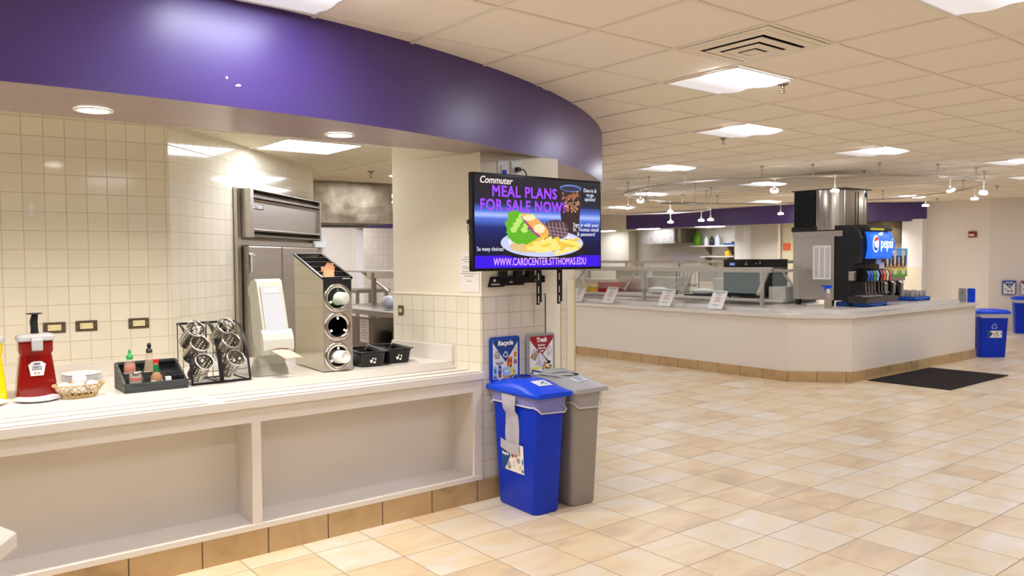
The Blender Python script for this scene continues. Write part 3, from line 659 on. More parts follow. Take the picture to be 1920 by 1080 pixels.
# pepper sauce bottle
x, y = inorg(0.160, 0.060); t = thing('pepper_sauce_bottle', 'round pepper sauce bottle with a red cap and green neck wrap', 'bottle', (x, y, ZB))
MB().lathe([(0.022, 0), (0.027, 0.006), (0.029, 0.035), (0.027, 0.055), (0.018, 0.072), (0.012, 0.08), (0.0115, 0.125)], 20, caps=True).build('bottle', mat('amber_sauce', (196, 150, 108), 0.1, alpha=0.62), t)
MB().cyl((0, 0, 0), 0.024, 0.002, 0.024, 16).build('sauce', mat('pepper_sauce', (200, 60, 14), 0.4), t)
MB().lathe([(0.0135, 0.08), (0.0125, 0.115)], 16, caps=True).build('neck_wrap', mat('green_foil', (20, 112, 62), 0.35), t)
MB().cyl((0, 0, 0), 0.012, 0.125, 0.142, 16).build('cap', mat('red_cap', (206, 20, 30), 0.35), t)
lb = MB()
for a0 in (200, 312): lb.loft([[(0.0295*math.cos(R(a0+q)), 0.0295*math.sin(R(a0+q)), 0.008) for q in range(0, 50, 7)], [(0.0298*math.cos(R(a0+q)), 0.0298*math.sin(R(a0+q)), 0.04) for q in range(0, 50, 7)]], 0, True, False, False)
lb.build('label_panel', mat('white_label'), t)
for bx, by, hh, m, lab in ((0.216, 0.060, 0.05, WHITE, 'small white sweetener box in the front of the organizer'), (0.246, 0.060, 0.056, BLACK, 'small black box beside the white sweetener box in the organizer'), (0.235, 0.150, 0.066, BLACKG, 'black box in the back compartment of the organizer')):
    x, y = inorg(bx, by); tag(MB().box(-0.013, 0.013, -0.014, 0.014, 0, hh + 0.0).build('packet_box', m, None, 0.002, 2, loc=(x, y, ZB)), lab, 'box')
tag(MB().box(-0.014, 0.014, -0.014, 0.014, 0, 0.058).build('packet_box', BLACK, None, 0.002, 2, loc=(inorg(0.272, 0.05)[0], inorg(0.272, 0.05)[1], ZB)), 'small black box at the right end of the organizer', 'box')

# cutlery rack: curved black flat-bar frame with six perforated steel cylinders
rk = thing('cutlery_rack', 'curved black wire rack holding six perforated steel cutlery cylinders', 'cutlery rack', (1.262, 4.222, CT), R(1.0))
RW = 0.312
cur = [(0.0, 0.0), (0.006, 0.03), (0.022, 0.09), (0.045, 0.16), (0.08, 0.225), (0.125, 0.275), (0.165, 0.298), (0.235, 0.312)]
def smooth(P, n=4):
    P = [Vector((p[0], p[1], 0)) for p in P]; o = []
    for i in range(len(P)-1):
        p0, p1, p2, p3 = P[max(i-1, 0)], P[i], P[i+1], P[min(i+2, len(P)-1)]
        for k in range(n):
            u = k/n; q = 0.5*((2*p1)+(p2-p0)*u+(2*p0-5*p1+4*p2-p3)*u*u+(3*p1-p0-3*p2+p3)*u**3); o.append((q.x, q.y))
    o.append((P[-1].x, P[-1].y)); return o
cs = smooth(cur)
for x in (0.004, RW/2 - 0.006, RW/2 + 0.006, RW - 0.004):
    f = MB(); n = len(cs); ring_ = []
    outr = [(y, z) for y, z in cs]; inr = []
    for i, (y, z) in enumerate(cs):
        a = cs[max(i-1, 0)]; b = cs[min(i+1, n-1)]; t = Vector((b[0]-a[0], b[1]-a[1])).normalized(); inr.append((y + t.y*0.004, z - t.x*0.004))
    f.loft([[(x-0.0055, y, z), (x+0.0055, y, z), (x+0.0055, y2, z2), (x-0.0055, y2, z2)] for (y, z), (y2, z2) in zip(outr, inr)], 0, False)
    f.build('curved_bar', BLACKM, rk)
for q in ((-0.002, 0.003, 0.0, 0.012), (0.232, 0.238, 0.300, 0.312), (0.232, 0.238, 0.0, 0.006)): MB().box(0, RW, *q).build('cross_bar', BLACKM, rk)
f = MB()
for x in (0.004, RW - 0.004, RW/2): f.tube([(x, 0.235, 0.30), (x, 0.235, 0.003), (x, 0.0, 0.003)], 0.0025, 6)
for i in (0, 1):
    xa, xb = (0.02, RW/2-0.02) if i == 0 else (RW/2+0.02, RW-0.02)
    for x in (xa, xb, ): f.tube([(x, 0.18, 0.29), (x, 0.20, 0.02), (x, 0.18, 0.006), (x, 0.0, 0.006)], 0.0018, 6)
    for z, y in ((0.255, 0.10), (0.16, 0.045), (0.065, 0.015)): f.tube([(xa-0.015, y, z), (xa-0.01, y+0.06, z-0.01), (xb+0.01, y+0.06, z-0.01), (xb+0.015, y, z)], 0.0018, 6)
    f.tube([(xa, 0.03, 0.004), (xa, 0.2, 0.004), (xb, 0.2, 0.004), (xb, 0.03, 0.004)], 0.0018, 6)
f.build('wire_frame', BLACKM, rk)
PERF = mat('perforated_steel', (196, 190, 180), 0.28, 1.0)
def perf_mat():
    m = PERF; nt = m.node_tree
    if 'perf' in nt.nodes: return m
    b = nt.nodes['Principled BSDF']; lk = nt.links.new; N = nt.nodes.new
    tc = N('ShaderNodeTexCoord'); tc.name = 'perf'; sp = N('ShaderNodeSeparateXYZ'); lk(tc.outputs['Object'], sp.inputs[0])
    def M(op, a, c=None):
        n = N('ShaderNodeMath'); n.operation = op
        for i, v in enumerate((a, c)):
            if v is None: continue
            if isinstance(v, (int, float)): n.inputs[i].default_value = v
            else: lk(v, n.inputs[i])
        return n.outputs[0]
    an = M('MULTIPLY', M('ARCTAN2', sp.outputs[1], sp.outputs[0]), 14/(2*math.pi)); h = M('DIVIDE', sp.outputs[2], 0.0190)
    par = M('MULTIPLY', M('FRACT', M('MULTIPLY', M('FLOOR', an), 0.5)), 1.0)
    fa = M('SUBTRACT', M('FRACT', an), 0.5); fh = M('SUBTRACT', M('FRACT', M('ADD', h, par)), 0.5)
    d = M('SQRT', M('ADD', M('MULTIPLY', fa, fa), M('MULTIPLY', fh, fh)))
    hole = M('MULTIPLY', M('LESS_THAN', d, 0.27), M('MULTIPLY', M('GREATER_THAN', sp.outputs[2], 0.01), M('LESS_THAN', sp.outputs[2], 0.112)))
    lk(M('SUBTRACT', 1.0, hole), b.inputs['Alpha'])
    return m
perf_mat()
CR = 0.046
def cyl_holder(x, y, z, label, fill, tilt=52):
    t = thing('cutlery_cylinder', label, 'cutlery cylinder', (0, 0, 0))
    MB().lathe([(CR-0.002, 0.0), (CR-0.001, 0.128)], 26).build('perforated_tube', PERF, t)
    MB().cyl((0, 0, 0), CR-0.002, 0.0, 0.0015, 24).build('base_disc', STEELD, t)
    MB().tube([((CR+0.001)*math.cos(q), (CR+0.001)*math.sin(q), 0.130) for q in [2*math.pi*k/28 for k in range(28)]], 0.0036, 8, cyc=True).build('rolled_rim', CHROME, t)
    t.location = (rk.location.x + x, rk.location.y + y, CT + z); t.rotation_euler = (R(tilt), 0, R(9))
    return t
def cutlery(parent_t, n, top, seed, label, group):
    rnd = random.Random(seed); M0 = Matrix.Translation(parent_t.location) @ parent_t.rotation_euler.to_matrix().to_4x4()
    for k in range(n):
        q = rnd.uniform(0, 6.28); rr = rnd.uniform(0.0, 0.026) if n > 3 else 0.022; z0 = 0.012; h = top + rnd.uniform(-0.012, 0.014)
        b = MB(); w = rnd.uniform(0.006, 0.0085); tw = rnd.uniform(0, 3.1)
        b.box(-w*0.5, w*0.5, -0.0012, 0.0012, 0, h - 0.045)
        b.lathe([(0.002, h-0.047), (w, h-0.035), (w*1.5, h-0.018), (w*1.2, h-0.004), (0.002, h)], 10, caps=True)
        o = b.build('steel_utensil', CHROME)
        o.matrix_world = M0 @ Matrix.Translation((rr*math.cos(q), rr*math.sin(q), z0)) @ Matrix.Rotation(rnd.uniform(-0.12, 0.12), 4, 'X') @ Matrix.Rotation(tw, 4, 'Z')
        tag(o, label, 'utensil', group)
sp6 = [(0.020, 0.135, 0.212, 'top left'), (0.178, 0.135, 0.218, 'top right'), (0.028, 0.100, 0.138, 'middle left'), (0.190, 0.100, 0.144, 'middle right'), (0.040, 0.070, 0.046, 'bottom left'), (0.202, 0.070, 0.053, 'bottom right')]
for k, (x, y, z, nm) in enumerate(sp6):
    t = cyl_holder(x, y, z, 'perforated steel cutlery cylinder in the black rack, ' + nm + (' one, packed with cutlery' if k < 2 else ' one, nearly empty'), k)
    if k < 2: cutlery(t, 16, 0.137, k+3, 'steel utensil standing in the packed ' + nm + ' cylinder of the rack', 'utensils in the ' + nm + ' cylinder')
    elif k >= 4: cutlery(t, 2, 0.135, k+5, 'steel utensil lying in the ' + nm + ' cylinder of the rack', 'utensils in the ' + nm + ' cylinder')

# napkin dispenser
NP = mat('napkin_tower_plastic', (186, 186, 172), 0.35)
nd = thing('napkin_dispenser', 'tall off-white tower napkin dispenser with a brown napkin sticking out', 'napkin dispenser', (1.655, 4.300, CT), R(-3))
# profile in (y,z): front face slopes, y+ is back
sidep = [(0.0, 0.0), (0.20, 0.0), (0.165, 0.03), (0.150, 0.10), (0.205, 0.42), (0.235, 0.455), (0.235, 0.485), (0.19, 0.525), (0.12, 0.538), (0.085, 0.525), (0.075, 0.50), (-0.022, 0.235), (-0.048, 0.20), (-0.05, 0.15), (-0.018, 0.118), (0.045, 0.118), (0.045, 0.06), (0.02, 0.02)]
b = MB()
def nx(z): return 0.006 + 0.020*max(0, (0.10-z))/0.1
rings = [[(0.012, y, z) for y, z in sidep], [(0.157, y, z) for y, z in sidep]]
for q in (0, 1):
    rings[q] = [((x - (0.03 if z < 0.01 else 0.012 if z < 0.04 else 0)) if q == 0 else (x + (0.03 if z < 0.01 else 0.012 if z < 0.04 else 0)), y, z) for x, y, z in rings[q]]
b.loft(rings, 0, False).build('tower_body', NP, nd, 0.008, 3)
fs = lambda u, off=0.0: (0.075 + (-0.022-0.075)*u - off, 0.505 + (0.235-0.505)*u)
b = MB(); a0 = fs(0.03, 0.004); a1 = fs(0.95, 0.004)
b.add([(0.026, a0[0], a0[1]), (0.143, a0[0], a0[1]), (0.143, a1[0], a1[1]), (0.026, a1[0], a1[1])], [(0, 3, 2, 1)])
b.build('clear_cover', mat('frosted_cover', (184, 188, 200), 0.12, coat=0.5), nd, solid=0.004)
a0 = fs(0.06, 0.0085); a1 = fs(0.17, 0.0085)
MB().add([(0.045, a0[0], a0[1]), (0.128, a0[0], a0[1]), (0.128, a1[0], a1[1]), (0.045, a1[0], a1[1])], [(0, 3, 2, 1)]).build('cover_label', mat('grey_cover_label', (188, 192, 198), 0.3), nd)
MB().prism([(-0.014, 0.262), (-0.040, 0.235), (-0.054, 0.205), (-0.056, 0.150), (-0.03, 0.120), (0.0, 0.120), (0.0, 0.25)], 0.0, 0.172, 'x').build('mouthpiece', mat('mouthpiece_plastic', (196, 196, 188), 0.3), nd, 0.006, 3)
MB().prism([(0.028, 0.146), (0.055, 0.153), (0.085, 0.158), (0.12, 0.155), (0.145, 0.151), (0.12, 0.146), (0.085, 0.140), (0.05, 0.141)], -0.0582, -0.0555, 'y').build('slot', mat('slot_brown', (96, 66, 48), 0.8), nd)
nap = MB()
rows = []
for u in [k/5 for k in range(6)]:
    rows.append([(0.035 + 0.10*v + 0.052*u, -0.056 - 0.100*u, 0.146 - 0.040*u**1.3 + 0.006*math.sin(v*3.1)) for v in [q/5 for q in range(6)]])
nap.loft(rows, 0, True, False, False)
o = nap.build('paper_napkin', mat('kraft_napkin', (214, 184, 164), 0.85), None, loc=(1.655, 4.300, CT), rz=R(-3), solid=0.0012)
tag(o, 'pinkish brown paper napkin hanging from the napkin dispenser slot', 'napkin')

# cup and lid dispenser
cd = thing('cup_dispenser', 'tall stainless cup dispenser with three round openings and a sloped lid organizer on top', 'cup dispenser', (1.990, 4.215, CT), R(-4))
cw, cdp, zf, zb = 0.178, 0.46, 0.538, 0.675
pf = [(0, 0.004), (cdp, 0.004), (cdp, zb), (0, zf)]
MB().prism(pf, 0, 0.004, 'x').prism(pf, cw-0.004, cw, 'x').box(0, cw, cdp-0.004, cdp, 0.004, zb).box(0.004, cw-0.004, 0.004, cdp-0.004, 0.004, 0.008).build('housing', mat('mirror_steel', (196, 190, 174), 0.10, 1.0), cd)
# front panel with three openings
hz = (0.425, 0.260, 0.087); hr = 0.058
fp = MB(); NS = 32
zs = [0.004, 0.1735, 0.3425, zf]
for k, zc in enumerate(hz[::-1]):
    z0_, z1_ = zs[k], zs[k+1]; sq = []; ci = []
    for i in range(NS):
        a = 2*math.pi*i/NS; dx, dz = math.cos(a), math.sin(a)
        tx = (cw/2)/abs(dx) if abs(dx) > 1e-6 else 1e9; tz = ((z1_-zc) if dz > 0 else (zc-z0_))/abs(dz) if abs(dz) > 1e-6 else 1e9
        tt = min(tx, tz); sq.append((cw/2 + dx*tt, 0, zc + dz*tt)); ci.append((cw/2 + hr*dx, 0, zc + hr*dz))
    for i in (4, 12, 20, 28):
        a = 2*math.pi*i/NS; sq[i] = (cw if math.cos(a) > 0 else 0, 0, z1_ if math.sin(a) > 0 else z0_)
    fp.loft([sq, ci], 0, False, False)
fp.build('front_panel', steel('satin_steel', (206, 200, 194), 0.42, (1, 1, 40), 0.05), cd, solid=0.003)
RX = Matrix.Rotation(R(90), 4, 'X')
for k, zc in enumerate(hz):
    c = (cw/2, 0, zc)
    g = MB().lathe([(0.084, 0.002), (0.083, 0.008), (0.072, 0.011), (0.060, 0.006), (0.056, -0.004), (0.054, -0.008)], 40, c, 0, True, RX).build('collar', mat('polished_steel', (206, 200, 194), 0.14, 1.0), cd)
    MB().lathe([(0.054, -0.004), (0.050, -0.05), (0.046, -0.30), (0.001, -0.30)], 28, c, 0, True, RX).build('cup_tube', mat('black_tube', (14, 14, 15), 0.3), g)
    for a in (90, 330, 210): MB(Matrix.Translation(c) @ Matrix.Rotation(R(a-90), 4, 'Y')).box(-0.006, 0.006, -0.004, 0.002, 0.040, 0.055).build('gripper_tab', WHITE, g)
MB().cyl((cw/2 - 0.02, 0, hz[1]+0.003), 0.019, -0.22, -0.21, 20, 0, None, RX).build('pusher_disc', mat('pusher_grey', (150, 146, 142), 0.5), cd)
# black organizer on the slope
sl = lambda y, dz=0: zf + (zb - zf)*y/cdp + dz
o_ = MB()
o_.prism([(-0.006, sl(-0.006, -0.004)), (cdp+0.002, sl(cdp, -0.004)), (cdp+0.002, sl(cdp, 0.010)), (-0.006, sl(-0.006, 0.010))], -0.004, 0.006, 'x')
o_.prism([(-0.006, sl(-0.006, -0.004)), (cdp+0.002, sl(cdp, -0.004)), (cdp+0.002, sl(cdp, 0.010)), (-0.006, sl(-0.006, 0.010))], cw-0.006, cw+0.004, 'x')
for y in (-0.004, 0.095, 0.19, 0.285, 0.372, cdp-0.004): o_.prism([(y, sl(y, -0.12)), (y+0.006, sl(y, -0.12)), (y+0.006, sl(y+0.006, 0.009)), (y, sl(y, 0.009))], 0.005, cw-0.005, 'x')
o_.build('lid_organizer', BLACK, cd)
w_ = MB()
for y in (0.095, 0.19, 0.285, 0.372): w_.prism([(y-0.001, sl(y, 0.0092)), (y+0.007, sl(y, 0.0092)), (y+0.007, sl(y, 0.0105)), (y-0.001, sl(y, 0.0105))], 0.004, cw-0.004, 'x')
w_.prism([(0, sl(0, 0.0101)), (cdp, sl(cdp, 0.0101)), (cdp, sl(cdp, 0.011)), (0, sl(0, 0.011))], -0.004, -0.001, 'x').prism([(0, sl(0, 0.0101)), (cdp, sl(cdp, 0.0101)), (cdp, sl(cdp, 0.011)), (0, sl(0, 0.011))], cw+0.001, cw+0.004, 'x')
w_.build('edge_trim', CHROME, cd)
MB().prism([(0.004, sl(0.0, -0.125)), (cdp-0.01, sl(cdp, -0.14)), (cdp-0.01, sl(cdp, -0.135)), (0.004, sl(0, -0.12))], 0.004, cw-0.004, 'x').build('organizer_floor', DARK, cd)
txt('DISPENSE-RITE', 0.008, WHITE, cd, ux((cw-0.035, -0.007, zf-0.003), (1, 0, 0), (0, 0, 1)), 'badge_lettering', 0.01, width=0.046)
def loc_in(o, p): return (Matrix.Translation(o.location) @ Matrix.Rotation(o.rotation_euler.z, 4, 'Z')) @ Vector(p)
KR = mat('kraft_sleeve', (178, 128, 96), 0.85)
for k in range(11):
    b = MB().box(-0.03, 0.03, -0.0015, 0.0015, -0.055, 0.055)
    p = loc_in(cd, (0.075 + 0.0035*k*(-1 if k < 5 else 1)*0.8, 0.075 + 0.0062*k, 0.535 + 0.0036*k))
    o = b.build('cup_sleeve', KR if k % 3 else mat('kraft_sleeve_pale', (196, 152, 116), 0.85)); o.location = p; o.rotation_euler = (R(-22 + 2*k), R(4), R(-4 + (k*3 if k > 5 else 0)))
    tag(o, 'brown cardboard cup sleeve in the bundle on top of the cup dispenser', 'cup sleeve', 'cardboard cup sleeves on the dispenser')
def cup(zc, clear, label):
    t = thing('paper_cup' if not clear else 'plastic_cup', label, 'cup', loc_in(cd, (cw/2 - 0.004, 0.055, zc - 0.006)))
    t.rotation_euler = (R(88), 0, R(14))
    if clear:
        MB().lathe([(0.047, 0.0), (0.043, 0.035), (0.036, 0.09), (0.034, 0.108), (0.028, 0.112), (0.001, 0.112)], 28).build('cup_wall', mat('clear_cup', (220, 232, 222), 0.08, alpha=0.7), t)
        MB().lathe([(0.0455, 0.022), (0.0425, 0.045)], 28).build('green_band', mat('cup_green', (120, 178, 96), 0.4, alpha=0.85), t)
        MB().lathe([(0.0435, 0.0), (0.040, 0.05), (0.03, 0.06)], 28).build('inner_cup', mat('cup_inner_green', (150, 190, 140), 0.4, alpha=0.8), t)
    else:
        MB().lathe([(0.044, 0.0), (0.036, 0.085), (0.0355, 0.105), (0.031, 0.106), (0.030, 0.100), (0.001, 0.100)], 28).build('cup_wall', mat('paper_cup_white', (238, 238, 232), 0.5), t)
        MB().lathe([(0.0418, 0.028), (0.0412, 0.032)], 28).build('green_band', mat('cup_line_green', (150, 186, 110), 0.5), t)
        MB().lathe([(0.046, -0.01), (0.046, 0.004), (0.042, 0.004)], 28).build('outer_rim', WHITE, t)
cup(hz[0], True, 'clear plastic cup with a green band in the top opening of the cup dispenser')
cup(hz[2], False, 'white paper cup in the bottom opening of the cup dispenser')

# two black food pans
def tub(x, y, rz, label, first=[None]):
    if first[0]: return dup(first[0], (x, y, CT), rz, label)
    t = thing('black_food_pan', label, 'food pan', (x, y, CT), rz); first[0] = t
    def rr(hx, hy, z, r=0.02): return [(px, py, z) for px, py in rrect(-hx, hx, -hy, hy, r, 3)]
    b = MB()
    b.loft([rr(0.068, 0.145, 0.0), rr(0.072, 0.150, 0.006), rr(0.080, 0.158, 0.070), rr(0.083, 0.161, 0.073), rr(0.083, 0.161, 0.086)], 0, True, False)
    b.loft([rr(0.083, 0.161, 0.086), rr(0.096, 0.176, 0.088), rr(0.097, 0.177, 0.092), rr(0.079, 0.158, 0.0925), rr(0.076, 0.154, 0.07), rr(0.066, 0.142, 0.004)], 0, True, False)
    b.add(rr(0.068, 0.145, 0.0), [list(range(16))[::-1]]); b.add(rr(0.066, 0.142, 0.004), [list(range(16))])
    b.build('pan', mat('black_polycarbonate', (16, 16, 17), 0.16), t)
    lb = MB()
    for cx, cz, sx_, sz_ in ((-0.012, 0.034, 0.009, 0.013), (-0.002, 0.050, 0.006, 0.007), (0.008, 0.026, 0.008, 0.008), (0.014, 0.045, 0.004, 0.012)):
        lb.add([(cx + sx_*math.cos(q)*(1+0.3*math.sin(3*q)), -0.1585 + (0.05-cz)*0.11, cz + sz_*math.sin(q)*(1+0.3*math.cos(2*q))) for q in [2*math.pi*k/9 for k in range(9)]], [list(range(9))])
    lb.build('torn_label', PAPER, t)
    return t
tub(2.345, 4.395, R(-8), 'black plastic food pan beside the cup dispenser, nearer of the two')
tub(2.548, 4.435, R(-8), 'black plastic food pan beside the pillar, second from the cup dispenser')

# ------------------------------------------------------------------ television on its wall arm
tv = thing('television', 'wall mounted television showing a purple meal plan advertisement', 'television', (3.135, 3.66, 1.703))
hw, hh = 0.507, 0.280
MB().box(-hw, hw, -0.028, 0.012, -hh, hh).build('casing', BLACKG, tv, 0.004)
MB().box(-0.30, 0.36, 0.012, 0.04, -0.20, 0.16).build('rear_housing', BLACK, tv, 0.01)
SG = mat('screen_picture', (10, 10, 20), 0.25)
nt = SG.node_tree; b = nt.nodes['Principled BSDF']; N = nt.nodes.new; lk = nt.links.new
tc = N('ShaderNodeTexCoord'); sp = N('ShaderNodeSeparateXYZ'); lk(tc.outputs['Object'], sp.inputs[0])
mr = N('ShaderNodeMapRange'); mr.inputs['From Min'].default_value = -0.26; mr.inputs['From Max'].default_value = 0.265; lk(sp.outputs[2], mr.inputs['Value'])
rp = N('ShaderNodeValToRGB'); cr = rp.color_ramp
cr.elements[0].position = 0; cr.elements[0].color = L(58, 16, 226); cr.elements[1].position = 1; cr.elements[1].color = L(30, 26, 34)
for p_, c_ in ((0.128, (62, 14, 220)), (0.132, (14, 16, 50)), (0.30, (20, 26, 74)), (0.44, (30, 42, 112)), (0.535, (84, 116, 214)), (0.575, (170, 190, 250)), (0.62, (80, 110, 214)), (0.70, (34, 36, 60)), (0.80, (30, 27, 36))):
    e = cr.elements.new(p_); e.color = L(*c_)
lk(mr.outputs[0], rp.inputs[0]); lk(rp.outputs[0], b.inputs['Emission Color']); b.inputs['Emission Strength'].default_value = 1.0 / 1.9
SE = 1.0 / 1.9
def em(name, c, k=1.0): return mat('screen_' + name, (8, 8, 8), 0.4, es=SE*k, ecol=c)
scn = MB().box(-hw+0.013, hw-0.011, -0.0295, -0.028, -hh+0.017, hh-0.014).build('screen', SG, tv)
def flat(name, polys, m, d=0.0): 
    b = MB()
    for k, P in enumerate(polys): b.add([(x, -0.0300 - d - 0.00003*k, z) for x, z in P], [list(range(len(P)))])
    return b.build(name, m, scn)
def ell(cx, cz, a, b_, n=36, wob=0, f=7, ph=0): return [(cx + a*math.cos(2*math.pi*k/n)*(1+wob*math.sin(f*2*math.pi*k/n+ph)), cz + b_*math.sin(2*math.pi*k/n)*(1+wob*math.cos((f+2)*2*math.pi*k/n+ph))) for k in range(n)]
# glass of cola
flat('picture_glass', [[(0.150, 0.215), (0.332, 0.215), (0.318, 0.06), (0.302, -0.07), (0.275, -0.12), (0.20, -0.12), (0.172, -0.07), (0.156, 0.06)]], em('cola', (52, 30, 30)))
flat('picture_glass_rim', [ell(0.241, 0.222, 0.090, 0.022)], em('rim', (96, 126, 190)), 0.0002)
flat('picture_glass_inner', [ell(0.241, 0.219, 0.080, 0.015)], em('rimin', (40, 40, 66)), 0.0004)
rnd = random.Random(3)
flat('picture_ice', [ell(0.241 + rnd.uniform(-0.07, 0.07), 0.135 + rnd.uniform(-0.05, 0.05), rnd.uniform(0.010, 0.02), rnd.uniform(0.008, 0.018), 6, 0.1, 3, k) for k in range(20)], em('ice', (150, 92, 60)), 0.0006)
flat('picture_ice_glints', [ell(0.241 + rnd.uniform(-0.072, 0.072), 0.135 + rnd.uniform(-0.06, 0.07), rnd.uniform(0.003, 0.008), rnd.uniform(0.003, 0.007), 6, 0.1, 3, k) for k in range(26)], em('glint', (224, 178, 150)), 0.0009)
# plate and food
flat('picture_plate_shadow', [ell(0.03, -0.150, 0.36, 0.07)], em('psh', (12, 10, 24)), 0.0010)
flat('picture_plate', [ell(0.016, -0.118, 0.328, 0.083)], em('plate', (196, 204, 248)), 0.0012)
flat('picture_plate_well', [ell(0.016, -0.110, 0.275, 0.062)], em('well', (226, 226, 246)), 0.0014)
flat('picture_patty', [ell(0.115, -0.035, 0.108, 0.060, 36, 0.02)], em('patty', (84, 58, 66)), 0.0016)
flat('picture_grill_marks', [[(0.02+0.03*k, 0.008), (0.028+0.03*k, 0.010), (0.052+0.03*k, -0.078), (0.044+0.03*k, -0.080)] for k in range(6)] + [[(0.02, -0.015-0.02*k), (0.21, -0.030-0.02*k), (0.21, -0.036-0.02*k), (0.02, -0.021-0.02*k)] for k in range(4)], em('marks', (150, 122, 130)), 0.0019)
flat('picture_bun_bottom', [ell(-0.13, -0.138, 0.115, 0.036)], em('bunb', (222, 190, 130)), 0.0021)
flat('picture_lettuce', [ell(-0.190, -0.020, 0.085, 0.085, 54, 0.09, 9), ell(-0.14, -0.080, 0.115, 0.045, 54, 0.08, 8, 1), ell(-0.21, 0.030, 0.05, 0.045, 40, 0.1, 7, 2)], em('lettuce', (96, 176, 34)), 0.0023)
flat('picture_lettuce_light', [ell(-0.215 + 0.02*k, -0.04 + 0.026*((k*5) % 4), 0.026, 0.018, 16, 0.2, 5, k) for k in range(8)], em('lettuce2', (186, 226, 110)), 0.0026)
flat('picture_onion', [[(-0.16, 0.035), (-0.145, 0.04), (0.02, -0.085), (0.0, -0.098), (-0.08, -0.05)]], em('onion', (150, 60, 150)), 0.0029)
flat('picture_tomato', [[(-0.12, 0.0), (-0.10, 0.0), (0.06, -0.088), (0.035, -0.105), (-0.05, -0.06)]], em('tomato', (206, 70, 40)), 0.0031)
flat('picture_bun_top', [[(-0.155, 0.055), (-0.10, 0.058), (-0.02, 0.020), (0.045, -0.030), (0.062, -0.062), (0.04, -0.085), (-0.01, -0.078), (-0.09, -0.015), (-0.145, 0.03)]], em('bunt', (232, 170, 90)), 0.0033)
flat('picture_bun_cut', [ell(-0.10, 0.032, 0.05, 0.018, 20), ell(-0.02, -0.032, 0.045, 0.028, 20)], em('bunc', (246, 226, 180)), 0.0036)
fr_ = []
for k in range(17):
    cx, cz, a_, l_ = rnd.uniform(-0.05, 0.25), rnd.uniform(-0.165, -0.105), rnd.uniform(-0.35, 0.75), rnd.uniform(0.06, 0.105)
    dx, dz = math.cos(a_)*l_, math.sin(a_)*l_*0.6; nx_, nz_ = -math.sin(a_)*0.011, math.cos(a_)*0.011
    fr_.append([(cx-dx-nx_, cz-dz-nz_), (cx+dx-nx_, cz+dz-nz_), (cx+dx+nx_, cz+dz+nz_), (cx-dx+nx_, cz-dz+nz_)])
flat('picture_fries', fr_[:9], em('fries', (236, 196, 60)), 0.0039); flat('picture_fries_light', fr_[9:], em('fries2', (250, 226, 120)), 0.0044)
def stx(s, size, c, x, z, **k):
    return txt(s, size, em('ink%d%d%d' % c, c), scn, ux((x, -0.0352, z), (1, 0, 0), (0, 0, 1)), 'screen_lettering', **k)
stx('Commuter', 0.056, (252, 238, 232), -0.346, 0.238, shear=0.25, bold=0.004, width=0.235)
stx('MEAL PLANS', 0.088, (158, 70, 246), -0.128, 0.176, bold=0.016, width=0.490, sp=1.08)
stx('FOR SALE NOW!', 0.088, (158, 70, 246), -0.136, 0.096, bold=0.016, width=0.640, sp=1.08)
stx('Dine-in &\nto-go\noptions!', 0.034, (226, 236, 255), 0.402, 0.186, bold=0.0, sp=1.06, width=0.110, line=0.8)
stx('Sign in with your\nSt. Thomas email\n& password', 0.034, (238, 240, 255), 0.366, -0.032, bold=0.0, sp=1.06, width=0.222, line=0.85)
stx('So many choices!', 0.034, (238, 240, 255), -0.388, -0.154, bold=0.0, sp=1.06, width=0.190)
stx('WWW.CARDCENTER.STTHOMAS.EDU', 0.062, (226, 170, 255), 0.0, -0.230, bold=0.004, sp=1.05, width=0.730)
MB().box(-hw-0.022, -hw, -0.02, 0.0, -0.012, 0.012).cyl((-hw-0.010, -0.026, 0), 0.010, -0.010, 0.010, 10).tube([(-hw-0.018, -0.01, -0.012), (-hw-0.024, -0.01, -0.04), (-hw-0.008, -0.01, -0.085), (-hw+0.004, 0.0, -0.09)], 0.002, 6).build('side_sensor', BLACK, tv)
tm = thing('television_mount', 'black steel wall arm and slotted rails holding the television', 'wall mount', (3.135, 3.928, 1.36))
b = MB().prism([(-0.185, -0.042), (-0.165, 0.022), (0.262, 0.022), (0.262, -0.022), (0.10, -0.022), (0.10, -0.035), (-0.06, -0.035), (-0.06, -0.042)], -0.012, 0, 'y').box(0.255, 0.27, -0.02, 0, -0.022, 0.022)
b.build('wall_plate', BLACKM, tm, 0.001, 1)
h = MB()
for xa, xb, z in ((-0.165, -0.10, -0.026), (-0.02, 0.005, -0.014), (0.19, 0.225, -0.006)): h.box(xa, xb, -0.0128, -0.012, z-0.004, z+0.004)
h.cyl((-0.138, 0, -0.002), 0.010, 0.012, 0.0128, 12, 0, None, RX)
h.build('plate_slots', PAINTW, tm)
for k, (x, tilt) in enumerate(((-0.09, 0.02), (0.03, -0.02), (0.13, -0.03))):
    MB().prism([(-0.012, 0.02), (-0.012, 0.32), (-0.20, 0.36), (-0.235, 0.34), (-0.235, 0.28), (-0.09, 0.25), (-0.05, 0.02)], x-0.022, x+0.022, 'x').build('arm', BLACKM, tm, 0.003, 1)
for x in (0.045, 0.215):
    r_ = MB().box(x-0.024, x-0.004, -0.232, -0.222, -0.150, 0.50).box(x-0.004, x+0.012, -0.232, -0.2, -0.135, 0.50).build('slotted_rail', BLACKM, tm)
    s_ = MB()
    for z in (-0.12, -0.06, 0.02): s_.box(x-0.017, x-0.011, -0.2326, -0.232, z-0.02, z+0.022)
    s_.build('rail_slots', PAINTW, r_)

